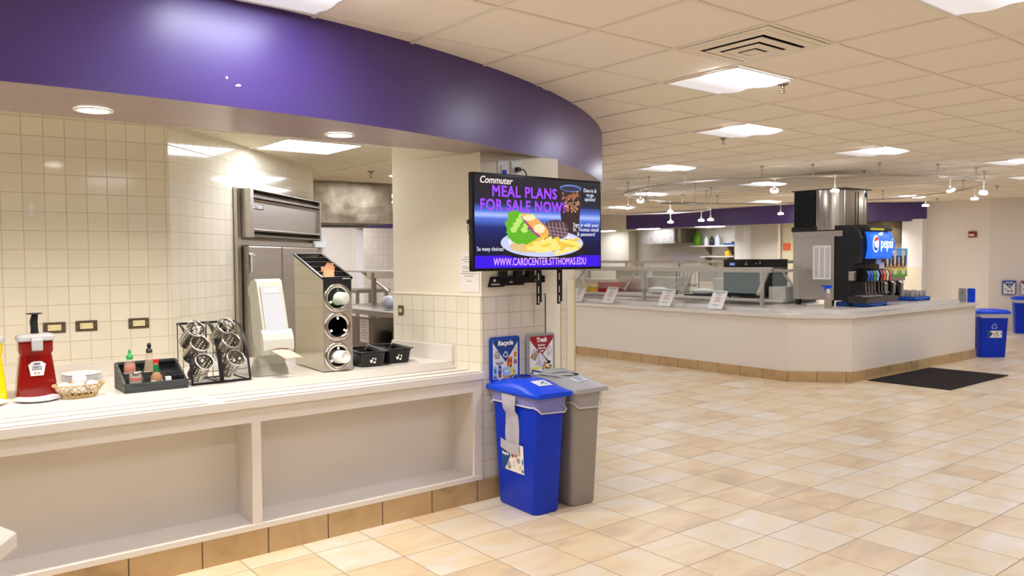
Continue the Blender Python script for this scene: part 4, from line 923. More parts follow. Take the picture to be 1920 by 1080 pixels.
# ------------------------------------------------------------------ slim bins beside the pillar
BAG = mat('clear_bag', (226, 222, 232), 0.25, alpha=0.30, bump=(26, 0.8, (1, 1, 2.5)))
BAGD = mat('bag_drape', (206, 202, 212), 0.45, alpha=0.80, bump=(30, 0.5))
def rr3(hx, hy, z, r, n=5): return [(px, py, z) for px, py in rrect(-hx, hx, -hy, hy, r, n)]
def slim_bin(name, loc, rz, label, mb_, ml, kind, full=True):
    t = thing(name, label, 'bin', loc, rz)
    b = MB()
    b.loft([rr3(0.088, 0.178, 0, 0.035), rr3(0.095, 0.187, 0.012, 0.035), rr3(0.112, 0.222, 0.62, 0.04), rr3(0.118, 0.232, 0.685, 0.04), rr3(0.122, 0.238, 0.70, 0.04)], 0, True, False)
    b.loft([rr3(0.122, 0.238, 0.70, 0.04), rr3(0.116, 0.230, 0.70, 0.04), rr3(0.112, 0.222, 0.66, 0.035)], 0, True, False)
    b.add(rr3(0.088, 0.178, 0, 0.035), [list(range(24))[::-1]])
    b.build('bin_body', mb_, t)
    # liner folded over the rim
    rings = []
    for k, (z, gx, ph) in enumerate(((0.698, 0.012, 0), (0.675, 0.010, 1), (0.650, 0.006, 2), (0.618, 0.009, 3))):
        hx, hy = 0.114 + gx, 0.228 + gx
        P = rrect(-hx, hx, -hy, hy, 0.045, 8)
        rings.append([(px*(1+0.03*math.sin(9.3*i+ph*1.7)), py*(1+0.016*math.sin(7.7*i+ph*2.1)), z + (0.022*math.sin(i*0.35+1.0) if k == 3 else 0.010*math.sin(i*0.35+1) if k == 2 else 0)) for i, (px, py) in enumerate(P)])
    lin = MB().loft(rings, 0, True, False).build('bag_liner', BAG, t)
    MB().tube(rings[3], 0.0045, 6, cyc=True).build('bag_hem', mat('bag_hem', (232, 226, 226), 0.4, alpha=0.85), lin)
    # arched lid
    L_ = MB(); n = 16; hy = 0.268; hx = 0.138
    def az(u): return 0.722 + 0.052*math.sin(math.pi*u)**0.9
    rings = []
    for k in range(n+1):
        u = k/n; y = -hy + 2*hy*u; e = 0.012 if k in (0, n) else 0
        z = az(u); rings.append([(-hx+e, y, 0.695), (-hx+e, y, 0.716), (-hx+0.02, y, 0.722 + (z-0.722)*0.35), (-hx+0.055, y, z), (hx-0.055, y, z), (hx-0.02, y, 0.722 + (z-0.722)*0.35), (hx-e, y, 0.716), (hx-e, y, 0.695)])
    L_.loft(rings, 0, True, True)
    lid = L_.build('lid', ml, t, 0.004, 2)
    M_ = lambda y: az((y+hy)/(2*hy))
    if kind == 'recycle':
        r_ = MB()
        r_.lathe([(0.058, 0.002), (0.056, 0.010), (0.050, 0.010), (0.046, -0.004), (0.001, -0.006)], 28, (0.02, 0.08, M_(0.08)+0.001))
        r_.tube([(0.082, 0.02, M_(0.02)-0.008), (0.094, -0.07, M_(-0.07)-0.012), (0.085, -0.16, M_(-0.16)-0.006)], [0.012, 0.016, 0.010], 8, flat=(1, 0.5))
        r_.build('shaded_opening', mat('recess_shade_blue', (6, 26, 120), 0.5), lid)  # darker blue paints shade into the recesses of the blue lid
    else:
        r_ = MB(); P = rrect(-0.085, 0.085, -0.125, 0.125, 0.06, 6)
        r_.loft([[(x*1.12, y*1.08+0.03, M_(y*1.08+0.03)+0.001) for x, y in P], [(x, y+0.03, M_(y+0.03)+0.008+max(0, y)*0.22) for x, y in P], [(x*0.9, y*0.93+0.03, M_(y*0.93+0.03)+0.004) for x, y in P]], 0, True, False)
        r_.build('opening_collar', ml, lid)
        MB().add([(x*0.91, y*0.94+0.03, M_(y*0.94+0.03)+0.0035) for x, y in P], [list(range(len(P)))]).build('shaded_opening', DARK, lid)  # dark sheet paints the shade of the open hole
    u = 0.26; y = -hy+2*hy*u
    sx = 0.0
    st = MB()
    st.add([(-0.045, y-0.045, M_(y-0.045)+0.0018), (0.055, y-0.045, M_(y-0.045)+0.0018), (0.055, y+0.045, M_(y+0.045)+0.0018), (-0.045, y+0.045, M_(y+0.045)+0.0018)], [(0, 1, 2, 3)])
    st.build('lid_label', mat('lid_label', (214, 222, 236), 0.5), lid)
    dc = MB()
    if kind == 'recycle':
        for px, py, rr_ in ((0.01, 0.0, 0.012), (0.03, 0.014, 0.008), (0.022, -0.02, 0.008), (-0.012, -0.018, 0.005)): dc.add([(px+rr_*math.cos(q), y+py+rr_*0.7*math.sin(q), M_(y+py)+0.0035) for q in [2*math.pi*k/8 for k in range(8)]], [list(range(8))])
        dc.build('label_marks', INKB, lid)
    else:
        dc.add([(px, y+py, M_(y+py)+0.0028) for px, py in rrect(-0.022, 0.032, -0.028, 0.028, 0.01, 3)], [list(range(16))])
        dc.build('label_marks', mat('label_grey', (168, 172, 180), 0.6), lid)
    return t
def recycle_mark(Mt, r, m, parent, name='recycle_symbol'):
    """three chasing arrows"""
    b = MB(Mt)
    for k in range(3):
        Mk = Mt @ Matrix.Rotation(R(120*k), 4, 'Z'); b.M = Mk
        b.add([(-r*0.62, r*0.30, 0), (-r*0.28, r*0.92, 0), (r*0.20, r*0.92, 0), (r*0.34, r*0.66, 0), (-r*0.14, r*0.62, 0), (-r*0.36, r*0.22, 0)], [(5, 4, 3, 2, 1, 0)])
        b.add([(r*0.12, r*0.40, 0), (r*0.62, r*0.42, 0), (r*0.48, r*0.94, 0)], [(0, 1, 2)])
    return b.build(name, m, parent)
bb = slim_bin('recycling_bin', (3.045, 3.66, 0), R(-3), 'slim blue recycling bin with a domed lid and a folded bag hanging down its side', BLUE, BLUED, 'recycle')
gb = slim_bin('trash_bin', (3.325, 3.645, 0), R(-3), 'slim grey trash bin with an open domed lid beside the blue bin', GREY, GREYL, 'trash')
# hanging folded bag and decal on the blue bin's left face (leaning plane)
def face(y, z, d): return (-(0.095 + (0.112-0.095)*min(z, 0.62)/0.62) - d - (0.020 if z > 0.6 else 0), y, z)
b = MB(); rows = []
for k in range(12):
    z = 0.690 - 0.325*k/11; wv = 0.0025*math.sin(k*0.9); wd = 0.070 - 0.0006*k
    rows.append([face(0.005 - wd*math.cos(math.pi*q/6) + wv, z, 0.006 + 0.004*math.sin(q*1.5 + k*0.6)) for q in range(7)])
b.loft(rows, 0, True, False, False).build('hanging_bag', BAGD, bb)
b = MB()
b.add([face(y, z, 0.003) for y, z in ((0.125, 0.395), (-0.095, 0.395), (-0.100, 0.225), (0.120, 0.225))], [(0, 1, 2, 3)])
dc = b.build('side_decal', PAPER, bb)
b = MB(); b.add([face(y, z, 0.0045) for y, z in ((0.125, 0.395), (0.105, 0.395), (0.035, 0.315), (0.095, 0.225), (0.120, 0.225))], [(0, 1, 2, 3, 4)]); b.build('decal_blue_wedge', mat('decal_blue', (30, 76, 140), 0.6), dc)
Mf = lambda y, z: Matrix.Translation(face(y, z, 0.0052)) @ ux((0, 0, 0), (0, -1, 0), (-0.035, 0, 1))
txt('Recycle', 0.024, WHITE, dc, Mf(0.085, 0.322), 'decal_lettering', 0.03, width=0.062, shear=0.15)
recycle_mark(Mf(0.108, 0.362), 0.018, WHITE, dc)
txt('Plastic,\nglass, metal,\nmixed paper,\ncardboard', 0.011, INK, dc, Mf(0.048, 0.258), 'decal_lettering', 0.0, width=0.042)
b = MB()
for y, z, a_, c_, k in ((0.012, 0.318, 0.012, 0.010, 0), (-0.018, 0.322, 0.010, 0.008, 0), (-0.045, 0.30, 0.018, 0.016, 1), (0.0, 0.272, 0.010, 0.024, 2), (-0.062, 0.262, 0.012, 0.018, 2), (-0.088, 0.300, 0.007, 0.018, 3)):
    b.add([face(y + a_*math.cos(q), z + c_*math.sin(q), 0.0048) for q in [2*math.pi*i/10 for i in range(10)]], [list(range(10))[::-1]], k)
b.build('decal_pictures', [mat('pic_red', (170, 90, 70), 0.7), mat('pic_grey', (150, 146, 140), 0.7), mat('pic_pale', (214, 210, 200), 0.7), mat('pic_blue', (60, 130, 180), 0.7)], dc)
txt('H', 0.022, INKB, dc, Mf(-0.088, 0.243), 'decal_lettering', 0.03)
b = MB(); b.add([face(y, z, 0.012) for y, z in ((0.118, 0.412), (0.06, 0.400), (-0.066, 0.392), (-0.064, 0.340), (0.02, 0.330), (0.122, 0.356))], [(0, 1, 2, 3, 4, 5)]); b.build('tattered_bag_end', BAGD, bb, solid=0.002)

# ------------------------------------------------------------------ recycle and trash signs on the pillar
def sign_board(name, loc, rz, label, mframe, title, mtri, tip, w2=0.116, h2=0.138, recycle=True, detail=True):
    t = thing(name, label, 'sign', loc, rz)
    MB().prism(rrect(-w2, w2, -h2, h2, 0.018), -0.016, 0, 'y').build('sign_frame', mframe, t, 0.004, 2)
    iw, ih = w2-0.018, h2-0.014
    pn = MB().box(-iw, iw, -0.0175, -0.016, -ih, ih).build('sign_panel', PAPER, t)
    MB().add([(-iw, -0.0182, ih), (iw, -0.0182, ih), (iw, -0.0182, ih-0.022), (0.0, -0.0182, tip), (-iw, -0.0182, ih-0.022)], [(4, 3, 2, 1, 0)]).build('title_wedge', mtri, pn)
    F = lambda x, z: ux((x, -0.0188, z), (1, 0, 0), (0, 0, 1))
    txt(title, 0.040, WHITE, pn, F(0, ih-0.026), 'sign_lettering', 0.03, width=0.118 if recycle else 0.084, shear=0.12)
    if recycle: recycle_mark(F(0, tip+0.046), 0.022, WHITE, pn)
    else: txt('Styrofoam,\nplastic wrap\n& foil', 0.019, WHITE, pn, F(0, tip+0.052), 'sign_lettering', 0.015, width=0.068)
    if not detail: 
        b = MB()
        for x, z, a_, k in ((-0.06, -0.03, 0.018, 0), (0.03, -0.01, 0.016, 1), (0.06, 0.03, 0.014, 0), (-0.02, -0.07, 0.022, 2), (0.04, -0.07, 0.025, 3)): b.add([(x+a_*math.cos(q), -0.0182, z+a_*math.sin(q)) for q in [2*math.pi*i/8 for i in range(8)]], [list(range(8))], k)
        b.build('sign_pictures', [mat('pic_grey'), mat('pic_orange', (220, 100, 50), 0.7), mat('pic_blue'), mat('pic_grey')], pn); return t
    def P(nm, shapes, ms):
        b = MB()
        for i, (pts, k) in enumerate(shapes): b.add([(x, -0.0182 - 0.0001*i, z) for x, z in pts], [list(range(len(pts)))], k)
        b.build(nm, ms, pn)
    E_ = lambda cx, cz, a_, b_, n=14, w=0: [(cx+a_*math.cos(2*math.pi*i/n)*(1+w*math.sin(5*i)), cz+b_*math.sin(2*math.pi*i/n)*(1+w*math.cos(4*i))) for i in range(n)]
    Q = lambda cx, cz, a_, b_, r=0: [(cx+x*math.cos(R(r))-z*math.sin(R(r)), cz+x*math.sin(R(r))+z*math.cos(R(r))) for x, z in ((-a_, -b_), (a_, -b_), (a_, b_), (-a_, b_))]
    m = {k: mat('pic_'+k, c, 0.7) for k, c in dict(grey=0 or (150, 146, 140), red=(196, 40, 40), orange=(232, 110, 44), blue=(60, 130, 180), pepsi=(24, 80, 170), sky=(160, 200, 226), tan=(214, 160, 80), white=(226, 224, 222), black=(30, 30, 34), lav=(196, 196, 222), yellow=(240, 226, 70), brown=(112, 74, 50), navy=(30, 60, 160), pale=(214, 210, 200)).items()}
    K = list(m); ms = [m[k] for k in K]; I = K.index
    if recycle:
        txt('Plastic,\nglass, metal,\nmixed paper,\ncardboard', 0.0125, INK, pn, F(-0.066, 0.028), 'sign_lettering', 0.0, width=0.046)
        P('sign_pictures', [(E_(-0.048, -0.020, 0.032, 0.017), I('grey')), (E_(-0.048, -0.012, 0.030, 0.008), I('white')), (Q(0.032, -0.024, 0.020, 0.032, -3), I('orange')), (Q(0.032, -0.016, 0.020, 0.009, -3), I('red')),
              (Q(0.078, 0.032, 0.008, 0.034), I('pale')), (Q(0.078, 0.022, 0.010, 0.014), I('orange')), (Q(0.078, -0.046, 0.012, 0.040), I('white')), (Q(0.078, -0.024, 0.012, 0.014), I('red')),
              (Q(-0.082, -0.075, 0.009, 0.036), I('sky')), (Q(-0.082, -0.072, 0.010, 0.014), I('blue')), (Q(-0.046, -0.068, 0.012, 0.027), I('pepsi')), (E_(-0.048, -0.062, 0.008, 0.008), I('white')), (E_(-0.049, -0.060, 0.006, 0.005), I('red')),
              (Q(-0.046, -0.114, 0.010, 0.018), I('white')), (Q(-0.046, -0.104, 0.011, 0.012), I('red')), (Q(0.040, -0.085, 0.026, 0.030, 35), I('black')), (Q(0.035, -0.085, 0.028, 0.026, 18), I('yellow')), (Q(0.005, -0.105, 0.022, 0.022, 42), I('tan')),
              (Q(0.010, -0.080, 0.028, 0.028, 12), I('sky')), (E_(0.010, -0.078, 0.020, 0.008), I('white')), (E_(0.078, -0.105, 0.012, 0.018), I('pale')), (E_(0.080, -0.108, 0.004, 0.006), I('red'))], ms)
        txt('H', 0.030, INKB, pn, F(-0.083, -0.112), 'sign_lettering', 0.03)
    else:
        P('sign_pictures', [(Q(-0.058, 0.004, 0.024, 0.030, -28), I('brown')), (Q(-0.055, 0.002, 0.020, 0.024, -28), I('tan')), (Q(-0.054, -0.004, 0.012, 0.022, -20), I('grey')), (Q(-0.064, 0.026, 0.018, 0.008, 20), I('lav')),
              (E_(0.066, 0.022, 0.026, 0.034, 12, .15), I('lav')), (E_(0.070, 0.030, 0.012, 0.018, 10, .1), I('white')), ([(0.004, 0.006), (0.010, 0.004), (0.058, -0.040), (0.050, -0.046)], I('black')), (E_(0.062, -0.050, 0.016, 0.010), I('black')),
              ([(-0.030, 0.010), (-0.006, 0.018), (0.030, -0.040), (0.004, -0.080), (-0.028, -0.062), (-0.058, -0.062), (-0.036, -0.040)], I('lav')), ([(-0.022, 0.002), (-0.010, 0.008), (0.018, -0.040), (0.0, -0.060)], I('white')), (E_(-0.020, -0.046, 0.010, 0.006), I('tan')),
              (Q(-0.050, -0.082, 0.042, 0.006, 2), I('yellow')), (Q(-0.045, -0.102, 0.042, 0.0045, -14), I('navy')), (Q(0.046, -0.084, 0.034, 0.026, -24), I('brown')), (Q(0.046, -0.084, 0.030, 0.018, -24), I('tan')), (Q(0.046, -0.082, 0.012, 0.022, -24), I('white')), (Q(0.050, -0.090, 0.020, 0.006, -24), I('brown'))], ms)
        txt('H', 0.030, INKB, pn, F(-0.083, -0.112), 'sign_lettering', 0.03)
    return t
BF = mat('sign_blue_frame', (14, 66, 178), 0.4); GF = mat('sign_grey_frame', (150, 150, 152), 0.4)
TB = mat('sign_blue', (22, 66, 138), 0.6); TR = mat('sign_red', (158, 22, 42), 0.6)
sign_board('recycle_sign', (3.068, 3.921, 0.868), 0, 'blue framed recycle sign on the pillar tiles above the blue bin', BF, 'Recycle', TB, -0.020)
sign_board('trash_sign', (3.360, 3.914, 0.868), 0, 'grey framed trash sign on the pillar beside the recycle sign', GF, 'Trash', TR, -0.006, recycle=False)

# ------------------------------------------------------------------ white table corner at the bottom left
tb = thing('white_table', 'corner of a thick white table top at the bottom left of the photo', 'table', (0, 0, 0))
MB().prism([(0.280, 2.575), (0.285, 2.55), (0.272, 2.53), (0.02, 2.05), (-0.5, 2.0), (-0.55, 2.75), (0.235, 2.72)], 0.712, 0.75).build('table_top', SOLID, tb, 0.008, 3)
MB().cyl((-0.12, 2.38, 0), 0.04, 0.02, 0.712, 20).cyl((-0.12, 2.38, 0), 0.24, 0, 0.02, 28).build('pedestal', STEELD, tb)

# ------------------------------------------------------------------ far beverage island
IX, IY = 8.45, 4.79
def offs(d): return [(IX-d, 10.6), (IX-d, 5.31-d*0.45), (8.95-d*0.45, IY-d), (12.42+min(d, 0.02), IY-d)]
inner = [(12.42, 6.12), (9.62, 6.12), (9.62, 10.6)]
struct('wall_island', MB().prism(offs(0.0) + inner, 0, 0.757), PAINTW)
b = MB(); o0 = offs(0.014); o1 = offs(0.0)
lens_ = 0
for (a, b2) in ((0, 1), (1, 2), (2, 3)):
    p, q = Vector(o0[a] + (0,)), Vector(o0[b2] + (0,)); d = q - p
    struct('baseboard_island', MB().box(0, d.length, 0, 0.012, 0, 0.125), BASE, loc=(p.x, p.y, 0), rz=math.atan2(d.y, d.x))
isl = thing('island_counter', 'white stepped counter top of the far beverage island with a chamfered corner', 'counter')
MB().prism(offs(0.035) + inner, 0.757, 0.80).build('tray_ledge', SOLID, isl, 0.004)
MB().prism(offs(-0.20) [:3] + [(12.38, IY+0.20)] + [(12.38, 6.12), (9.62, 6.12), (9.62, 10.6)], 0.80, 0.842).build('raised_slab', SOLID, isl, 0.003)
b = MB()
for d in (-0.02, -0.10, -0.18):
    P = offs(d)
    for a, b2 in ((0, 1), (1, 2), (2, 3)):
        p, q = Vector(P[a] + (0,)), Vector(P[b2] + (0,)); dd = (q-p).normalized(); nn = Vector((-dd.y, dd.x, 0))*0.006; p = p + dd*0.12; q = q - dd*0.12
        b.add([tuple(p-nn+Vector((0, 0, 0.8008))), tuple(q-nn+Vector((0, 0, 0.8008))), tuple(q+nn+Vector((0, 0, 0.8008))), tuple(p+nn+Vector((0, 0, 0.8008)))], [(0, 1, 2, 3)])
b.build('groove_strips', GROOVE, isl)
IT = 0.8425
# sneeze guard
sg = thing('sneeze_guard', 'long glass sneeze guard with a steel top rail and slanted arms on the far island', 'sneeze guard')
GX0, GX1 = 8.86, 8.46
for y in (5.95, 7.95, 9.95):
    MB().box(GX0-0.02, GX0+0.02, y-0.02, y+0.02, IT, 1.33).box(GX0-0.05, GX0+0.05, y-0.05, y+0.05, IT, IT+0.006).build('post', NICKEL, sg)
MB().box(GX0-0.025, GX0+0.025, 5.80, 10.4, 1.285, 1.35).build('top_rail', NICKEL, sg, 0.006)
MB().box(GX0+0.06, GX0+0.38, 5.85, 10.4, 1.335, 1.347).build('top_shelf_glass', GLASS, sg)
for y in (5.88, 7.05, 8.10, 9.2):
    MB().tube([(GX0, y, 1.30), (GX1, y - 0.14, 1.035)], 0.019, 8).cyl((GX1, y-0.14, 0), 0.02, 1.015, 1.05, 10).build('slanted_arm', NICKEL, sg)
for ya, yb in ((5.82, 6.95), (7.0, 8.03), (8.06, 9.15), (9.2, 10.3)):
    p = MB().add([(GX0-0.02, ya, 1.30), (GX0-0.02, yb, 1.30), (GX1, yb-0.12, 1.04), (GX1, ya-0.12, 1.04)], [(0, 1, 2, 3)]).build('glass_panel', GLASS, sg, solid=0.008)
    MB().tube([(GX1, ya-0.12, 1.038), (GX1, yb-0.12, 1.038)], 0.004, 6).build('glass_edge', GLASSE, p)
MB().tube([(GX0, 5.9, 1.31), (GX0+0.3, 5.86, 1.31), (GX0+0.52, 5.84, 1.10)], 0.018, 8).build('slanted_arm', NICKEL, sg)
MB().add([(GX0+0.05, 5.83, 1.28), (9.5, 5.83, 1.28), (9.5, 5.83, 0.92), (GX0+0.05, 5.83, 0.92)], [(0, 1, 2, 3)]).build('glass_panel', GLASS, sg, solid=0.006)
MB().box(GX0, 9.55, 5.80, 5.86, 1.285, 1.32).build('top_rail', NICKEL, sg)
# pans well in the counter
for k, (ya, yb) in enumerate(((6.15, 7.15), (7.2, 8.2), (8.25, 9.25), (9.3, 10.3))):
    t = thing('food_well', 'stainless drop-in food well in the island top, number %s from the ice machine' % ('one', 'two', 'three', 'four')[k], 'food well', (9.10, (ya+yb)/2, IT))
    MB().box(-0.20, 0.40, -0.46, 0.46, 0, 0.012).build('well_rim', STEEL, t, 0.003); MB().box(-0.17, 0.37, -0.43, 0.43, 0.0122, 0.014).build('well_pan', STEELD, t)
# little tent signs on the island
for k, (y, lab) in enumerate(((8.40, 'white printed card sign on the island, leftmost fully visible one'), (7.31, 'white printed card sign on the island, middle of the three'), (6.45, 'white printed card sign on the island, closest to the ice machine'), (9.08, 'white printed card sign on the island cut off by the pillar edge'))):
    t = thing('card_sign', lab, 'card sign', (8.60, y, 0.8085), R(0))
    sh_ = MB().add([(-0.045, 0.125, 0.004), (-0.045, -0.105, 0.0), (0.095, -0.105, 0.232), (0.095, 0.125, 0.235)], [(0, 1, 2, 3)]).build('sheet', PAPER, t, solid=0.002)
    b = MB()
    for i, (u, w_, m_) in enumerate(((0.85, 0.065, 0), (0.74, 0.04, 0), (0.60, 0.045, 1), (0.50, 0.04, 1), (0.40, 0.055, 1), (0.2, 0.05, 0))):
        x, z = -0.045+0.14*u-0.0035, 0.235*u+0.002
        b.add([(x, 0.01+w_, z), (x, 0.01-w_, z), (x+0.005, 0.01-w_, z+0.008), (x+0.005, 0.01+w_, z+0.008)], [(0, 1, 2, 3)], m_)
    b.build('printed_lines', [mat('print_grey', (150, 150, 156), 0.8), mat('print_red', (206, 120, 120), 0.8)], t)

# ice maker on top of a stainless side cabinet, soda dispenser in front
X0, X1, YA, YB2 = 9.13, 9.98, 5.02, 5.74
ic = thing('ice_bin', 'stainless base of the ice and soda machine with a typed notice on its side', 'ice bin', (0, 0, 0))
MB().box(X0, X1, YA+0.16, YB2, 0.945, 1.80).build('side_cabinet', STEEL, ic, 0.004)
MB().box(X0-0.006, X0+0.04, YA+0.05, YB2+0.01, 1.73, 1.80).build('top_band', steel('light_steel', (206, 200, 194), 0.25), ic, 0.004)
for x in (X0+0.05, X1-0.06):
    for y in (YA+0.22, YB2-0.05): MB().cyl((x, y, 0), 0.03, 0.8712, 0.945, 12, 0, 0.04).build('foot', BLACK, ic)
nt3 = MB().box(X0-0.004, X0-0.001, YA+0.20, YA+0.44, 1.20, 1.62).build('typed_notice', PAPER, ic)
b = MB()
for k in range(24):
    for ya in (YA+0.215, YA+0.29, YA+0.365): b.box(X0-0.0052, X0-0.004, ya, ya+0.055, 1.225+k*0.0158, 1.232+k*0.0158)
b.build('notice_text', mat('faint_print'), nt3)
im = thing('ice_maker', 'ice maker with curved stainless front and black louvred side on top of the machine', 'ice maker', (0, 0, 0))
YI = 5.06
fr_p = [(X0+0.005, 5.42)] + [(X0+0.005+0.16*(1-math.cos(R(9*k))), 5.42-0.30*math.sin(R(9*k))) for k in range(1, 11)] + [(X0+0.45, YI), (9.70, YI), (9.745, YI+0.03), (9.76, 5.45), (X0+0.02, 5.45)]
MB().prism(fr_p, 1.815, 2.31, 'z', 0, True).build('curved_front', steel('polished_front_steel', (188, 182, 174), 0.22, (1, 1, 0.3), 0.04), im)
MB().box(X0+0.352, X0+0.357, YI-0.001, YI+0.01, 1.86, 2.29).build('panel_seam', DARK, im)
MB().box(X0+0.02, 9.74, 5.45, 5.74, 1.81, 2.31).build('rear_case', BLACKM, im)
for k in range(22): 
    if k == 0: lv = MB()
    z = 1.875 + k*0.019; lv.prism([(0.0, z), (-0.012, z-0.004), (-0.012, z+0.003), (0.0, z+0.010)], 5.44, 5.72, 'y') if False else lv.box(X0-0.004, X0+0.02, 5.44, 5.72, z, z+0.010)
lv.build('louvres', BLACKM, im)
MB().box(X0-0.01, 9.77, 5.03, 5.76, 2.31, 2.322).box(X0-0.01, X0+0.02, 5.42, 5.76, 1.80, 1.86).box(X0, 9.75, 5.09, 5.75, 1.80, 1.815).build('black_trim', BLACK, im, 0.003)
MB().box(X0+0.30, X0+0.38, YI-0.006, YI, 1.822, 1.85).build('lower_badge', BLACK, im)
MB().box(9.64, 9.69, YI-0.004, YI, 2.225, 2.28).build('corner_badge', INKB, im)
sd = thing('soda_dispenser', 'black soda fountain with a lit blue drink sign, valves and a drip tray', 'soda dispenser', (0, 0, 0))
S0, S1, SY = X0+0.02, 10.02, 4.90
MB().prism([(YA+0.165, 0.94), (YA+0.165, 1.865), (SY+0.08, 1.862), (SY-0.01, 1.80), (SY-0.05, 1.70), (SY-0.05, 1.52), (SY-0.01, 1.40), (SY+0.06, 1.37), (SY+0.06, 1.00), (SY+0.03, 0.94)], S0, S0+0.10, 'x').build('side_cheek', BLACKM, sd, 0.006)
MB().prism([(YA+0.165, 0.94), (YA+0.165, 1.865), (SY+0.08, 1.865), (SY-0.02, 1.80), (SY-0.045, 1.76), (SY-0.03, 1.46), (SY+0.04, 1.40), (SY+0.15, 1.38), (SY+0.15, 0.94)], S0+0.10, S1, 'x').build('cabinet', BLACK, sd, 0.006)
MB().prism([(SY+0.12, 1.872), (SY-0.02, 1.868), (SY-0.065, 1.835), (SY-0.06, 1.795), (SY+0.0, 1.785), (SY+0.12, 1.80)], S0+0.22, S1+0.05, 'x').build('visor', mat('charcoal_visor', (58, 54, 52), 0.35), sd, 0.008, 3)
MB().box(9.40, 9.80, SY-0.068, SY-0.060, 1.802, 1.826).build('yellow_strip', mat('yellow_decal', (232, 226, 30), 0.5), sd)
PB = mat('lit_blue_sign', (20, 90, 215), 0.4, es=0.38, ecol=(30, 110, 235))
P0, P1 = 9.26, 10.09; n = 8; rows = []
for k in range(n+1):
    z = 1.455 + 0.325*k/n; yy = SY - 0.05 - 0.035*math.sin(math.pi*k/n); rows.append([(P0+0.01*abs(k-4)*0.6, yy, z), (P0+0.2, yy-0.012, z), (P1-0.2, yy-0.012, z), (P1-0.012*abs(k-4)*0.6, yy, z)])
sgn = MB().loft(rows[::-1], 0, True, False, False).build('lit_sign', PB, sd, solid=0.01)
F = lambda x, z, d=0.106: ux((x, SY - d, z), (1, 0, 0), (0, 0, 1))
WL_ = mat('lit_white', (245, 248, 255), 0.4, es=0.5, ecol=(245, 250, 255)); RL_ = mat('lit_red', (226, 50, 40), 0.4, es=0.3, ecol=(230, 50, 40)); BL_ = mat('lit_deep_blue', (10, 50, 170), 0.4, es=0.25, ecol=(12, 50, 180))
txt('pepsi', 0.185, WL_, sgn, F(9.80, 1.640), 'sign_lettering', 0.004, width=0.36)
gl = MB()
gl.add([tuple(F(9.46, 1.635) @ Vector((0.088*math.cos(q), 0.105*math.sin(q), 0))) for q in [2*math.pi*k/24 for k in range(24)]], [list(range(24))], 0)
gl.add([tuple(F(9.46, 1.635) @ Vector((0.072*math.cos(q), 0.088*math.sin(q), 0.001))) for q in [2*math.pi*k/24 for k in range(24)]], [list(range(24))], 2)
gl.add([tuple(F(9.475, 1.655) @ Vector((0.066*math.cos(q), 0.070*math.sin(q), 0.002))) for q in [2*math.pi*k/24 for k in range(24)]], [list(range(24))], 0)
gl.add([tuple(F(9.475, 1.655) @ Vector((0.062*math.cos(q), 0.066*math.sin(q)+0.0, 0.003))) for q in [math.pi*(0.12+0.86*k/12) for k in range(13)]], [list(range(13))], 1)
gl.build('sign_globe', [WL_, RL_, BL_], sgn)
b = MB()
for x, z, a_, c_ in ((9.62, 1.755, 0.06, 0.016), (9.66, 1.765, 0.03, 0.014), (9.58, 1.75, 0.03, 0.010), (10.02, 1.535, 0.035, 0.004)): b.add([tuple(F(x, z, 0.098) @ Vector((a_*math.cos(q), c_*math.sin(q), 0))) for q in [2*math.pi*k/10 for k in range(10)]], [list(range(10))])
b.build('sign_splash', WL_, sgn)
MB().box(9.66, 9.80, SY-0.035, SY-0.02, 1.385, 1.45).build('price_card', mat('card_lilac', (150, 160, 214), 0.6), sd)
vc = ((30, 90, 210), (30, 90, 210), (60, 160, 60), (150, 190, 230), (150, 30, 70), (214, 120, 70), (226, 226, 160), (200, 60, 130))
for k in range(8):
    x = S0 + 0.20 + k*0.090 + (0.03 if k > 3 else 0)
    v = MB().prism([(SY+0.05, 1.33), (SY-0.05, 1.31), (SY-0.075, 1.26), (SY-0.06, 1.17), (SY+0.05, 1.17)], x-0.038, x+0.038, 'x').build('valve', BLACK, sd, 0.008, 2)
    MB().prism([(SY-0.054, 1.308), (SY-0.078, 1.26), (SY-0.066, 1.185), (SY-0.063, 1.185), (SY-0.074, 1.26)], x-0.028, x+0.026, 'x').build('flavour_card', mat('card%d' % k, vc[k], 0.5, es=0.05, ecol=vc[k]), v)
    MB().tube([(x, SY-0.03, 1.17), (x-0.004, SY-0.035, 1.10), (x+0.004, SY-0.03, 1.05), (x+0.02, SY-0.045, 1.02)], 0.006, 6).build('lever', CHROME, v)
MB().box(S0+0.02, S1-0.02, SY+0.11, SY+0.149, 0.96, 1.17).build('splash_panel', mat('dark_blue_plastic', (24, 28, 42), 0.4), sd)
MB().prism([(SY+0.10, 0.92), (SY-0.13, 0.92), (SY-0.17, 0.99), (SY+0.10, 1.0)], S0-0.02, S1+0.03, 'x').build('drip_tray', mat('drip_tray_black', (50, 46, 42), 0.35), sd, 0.004)
MB().box(S0-0.03, S0+0.04, SY+0.02, SY+0.09, 1.19, 1.30).build('steel_bracket', STEEL, sd, 0.004)
for x in (S0+0.05, S1-0.1): MB().cyl((x, SY+0.12, 0), 0.022, 0.8712, 0.94, 10).build('foot', BLACK, sd)
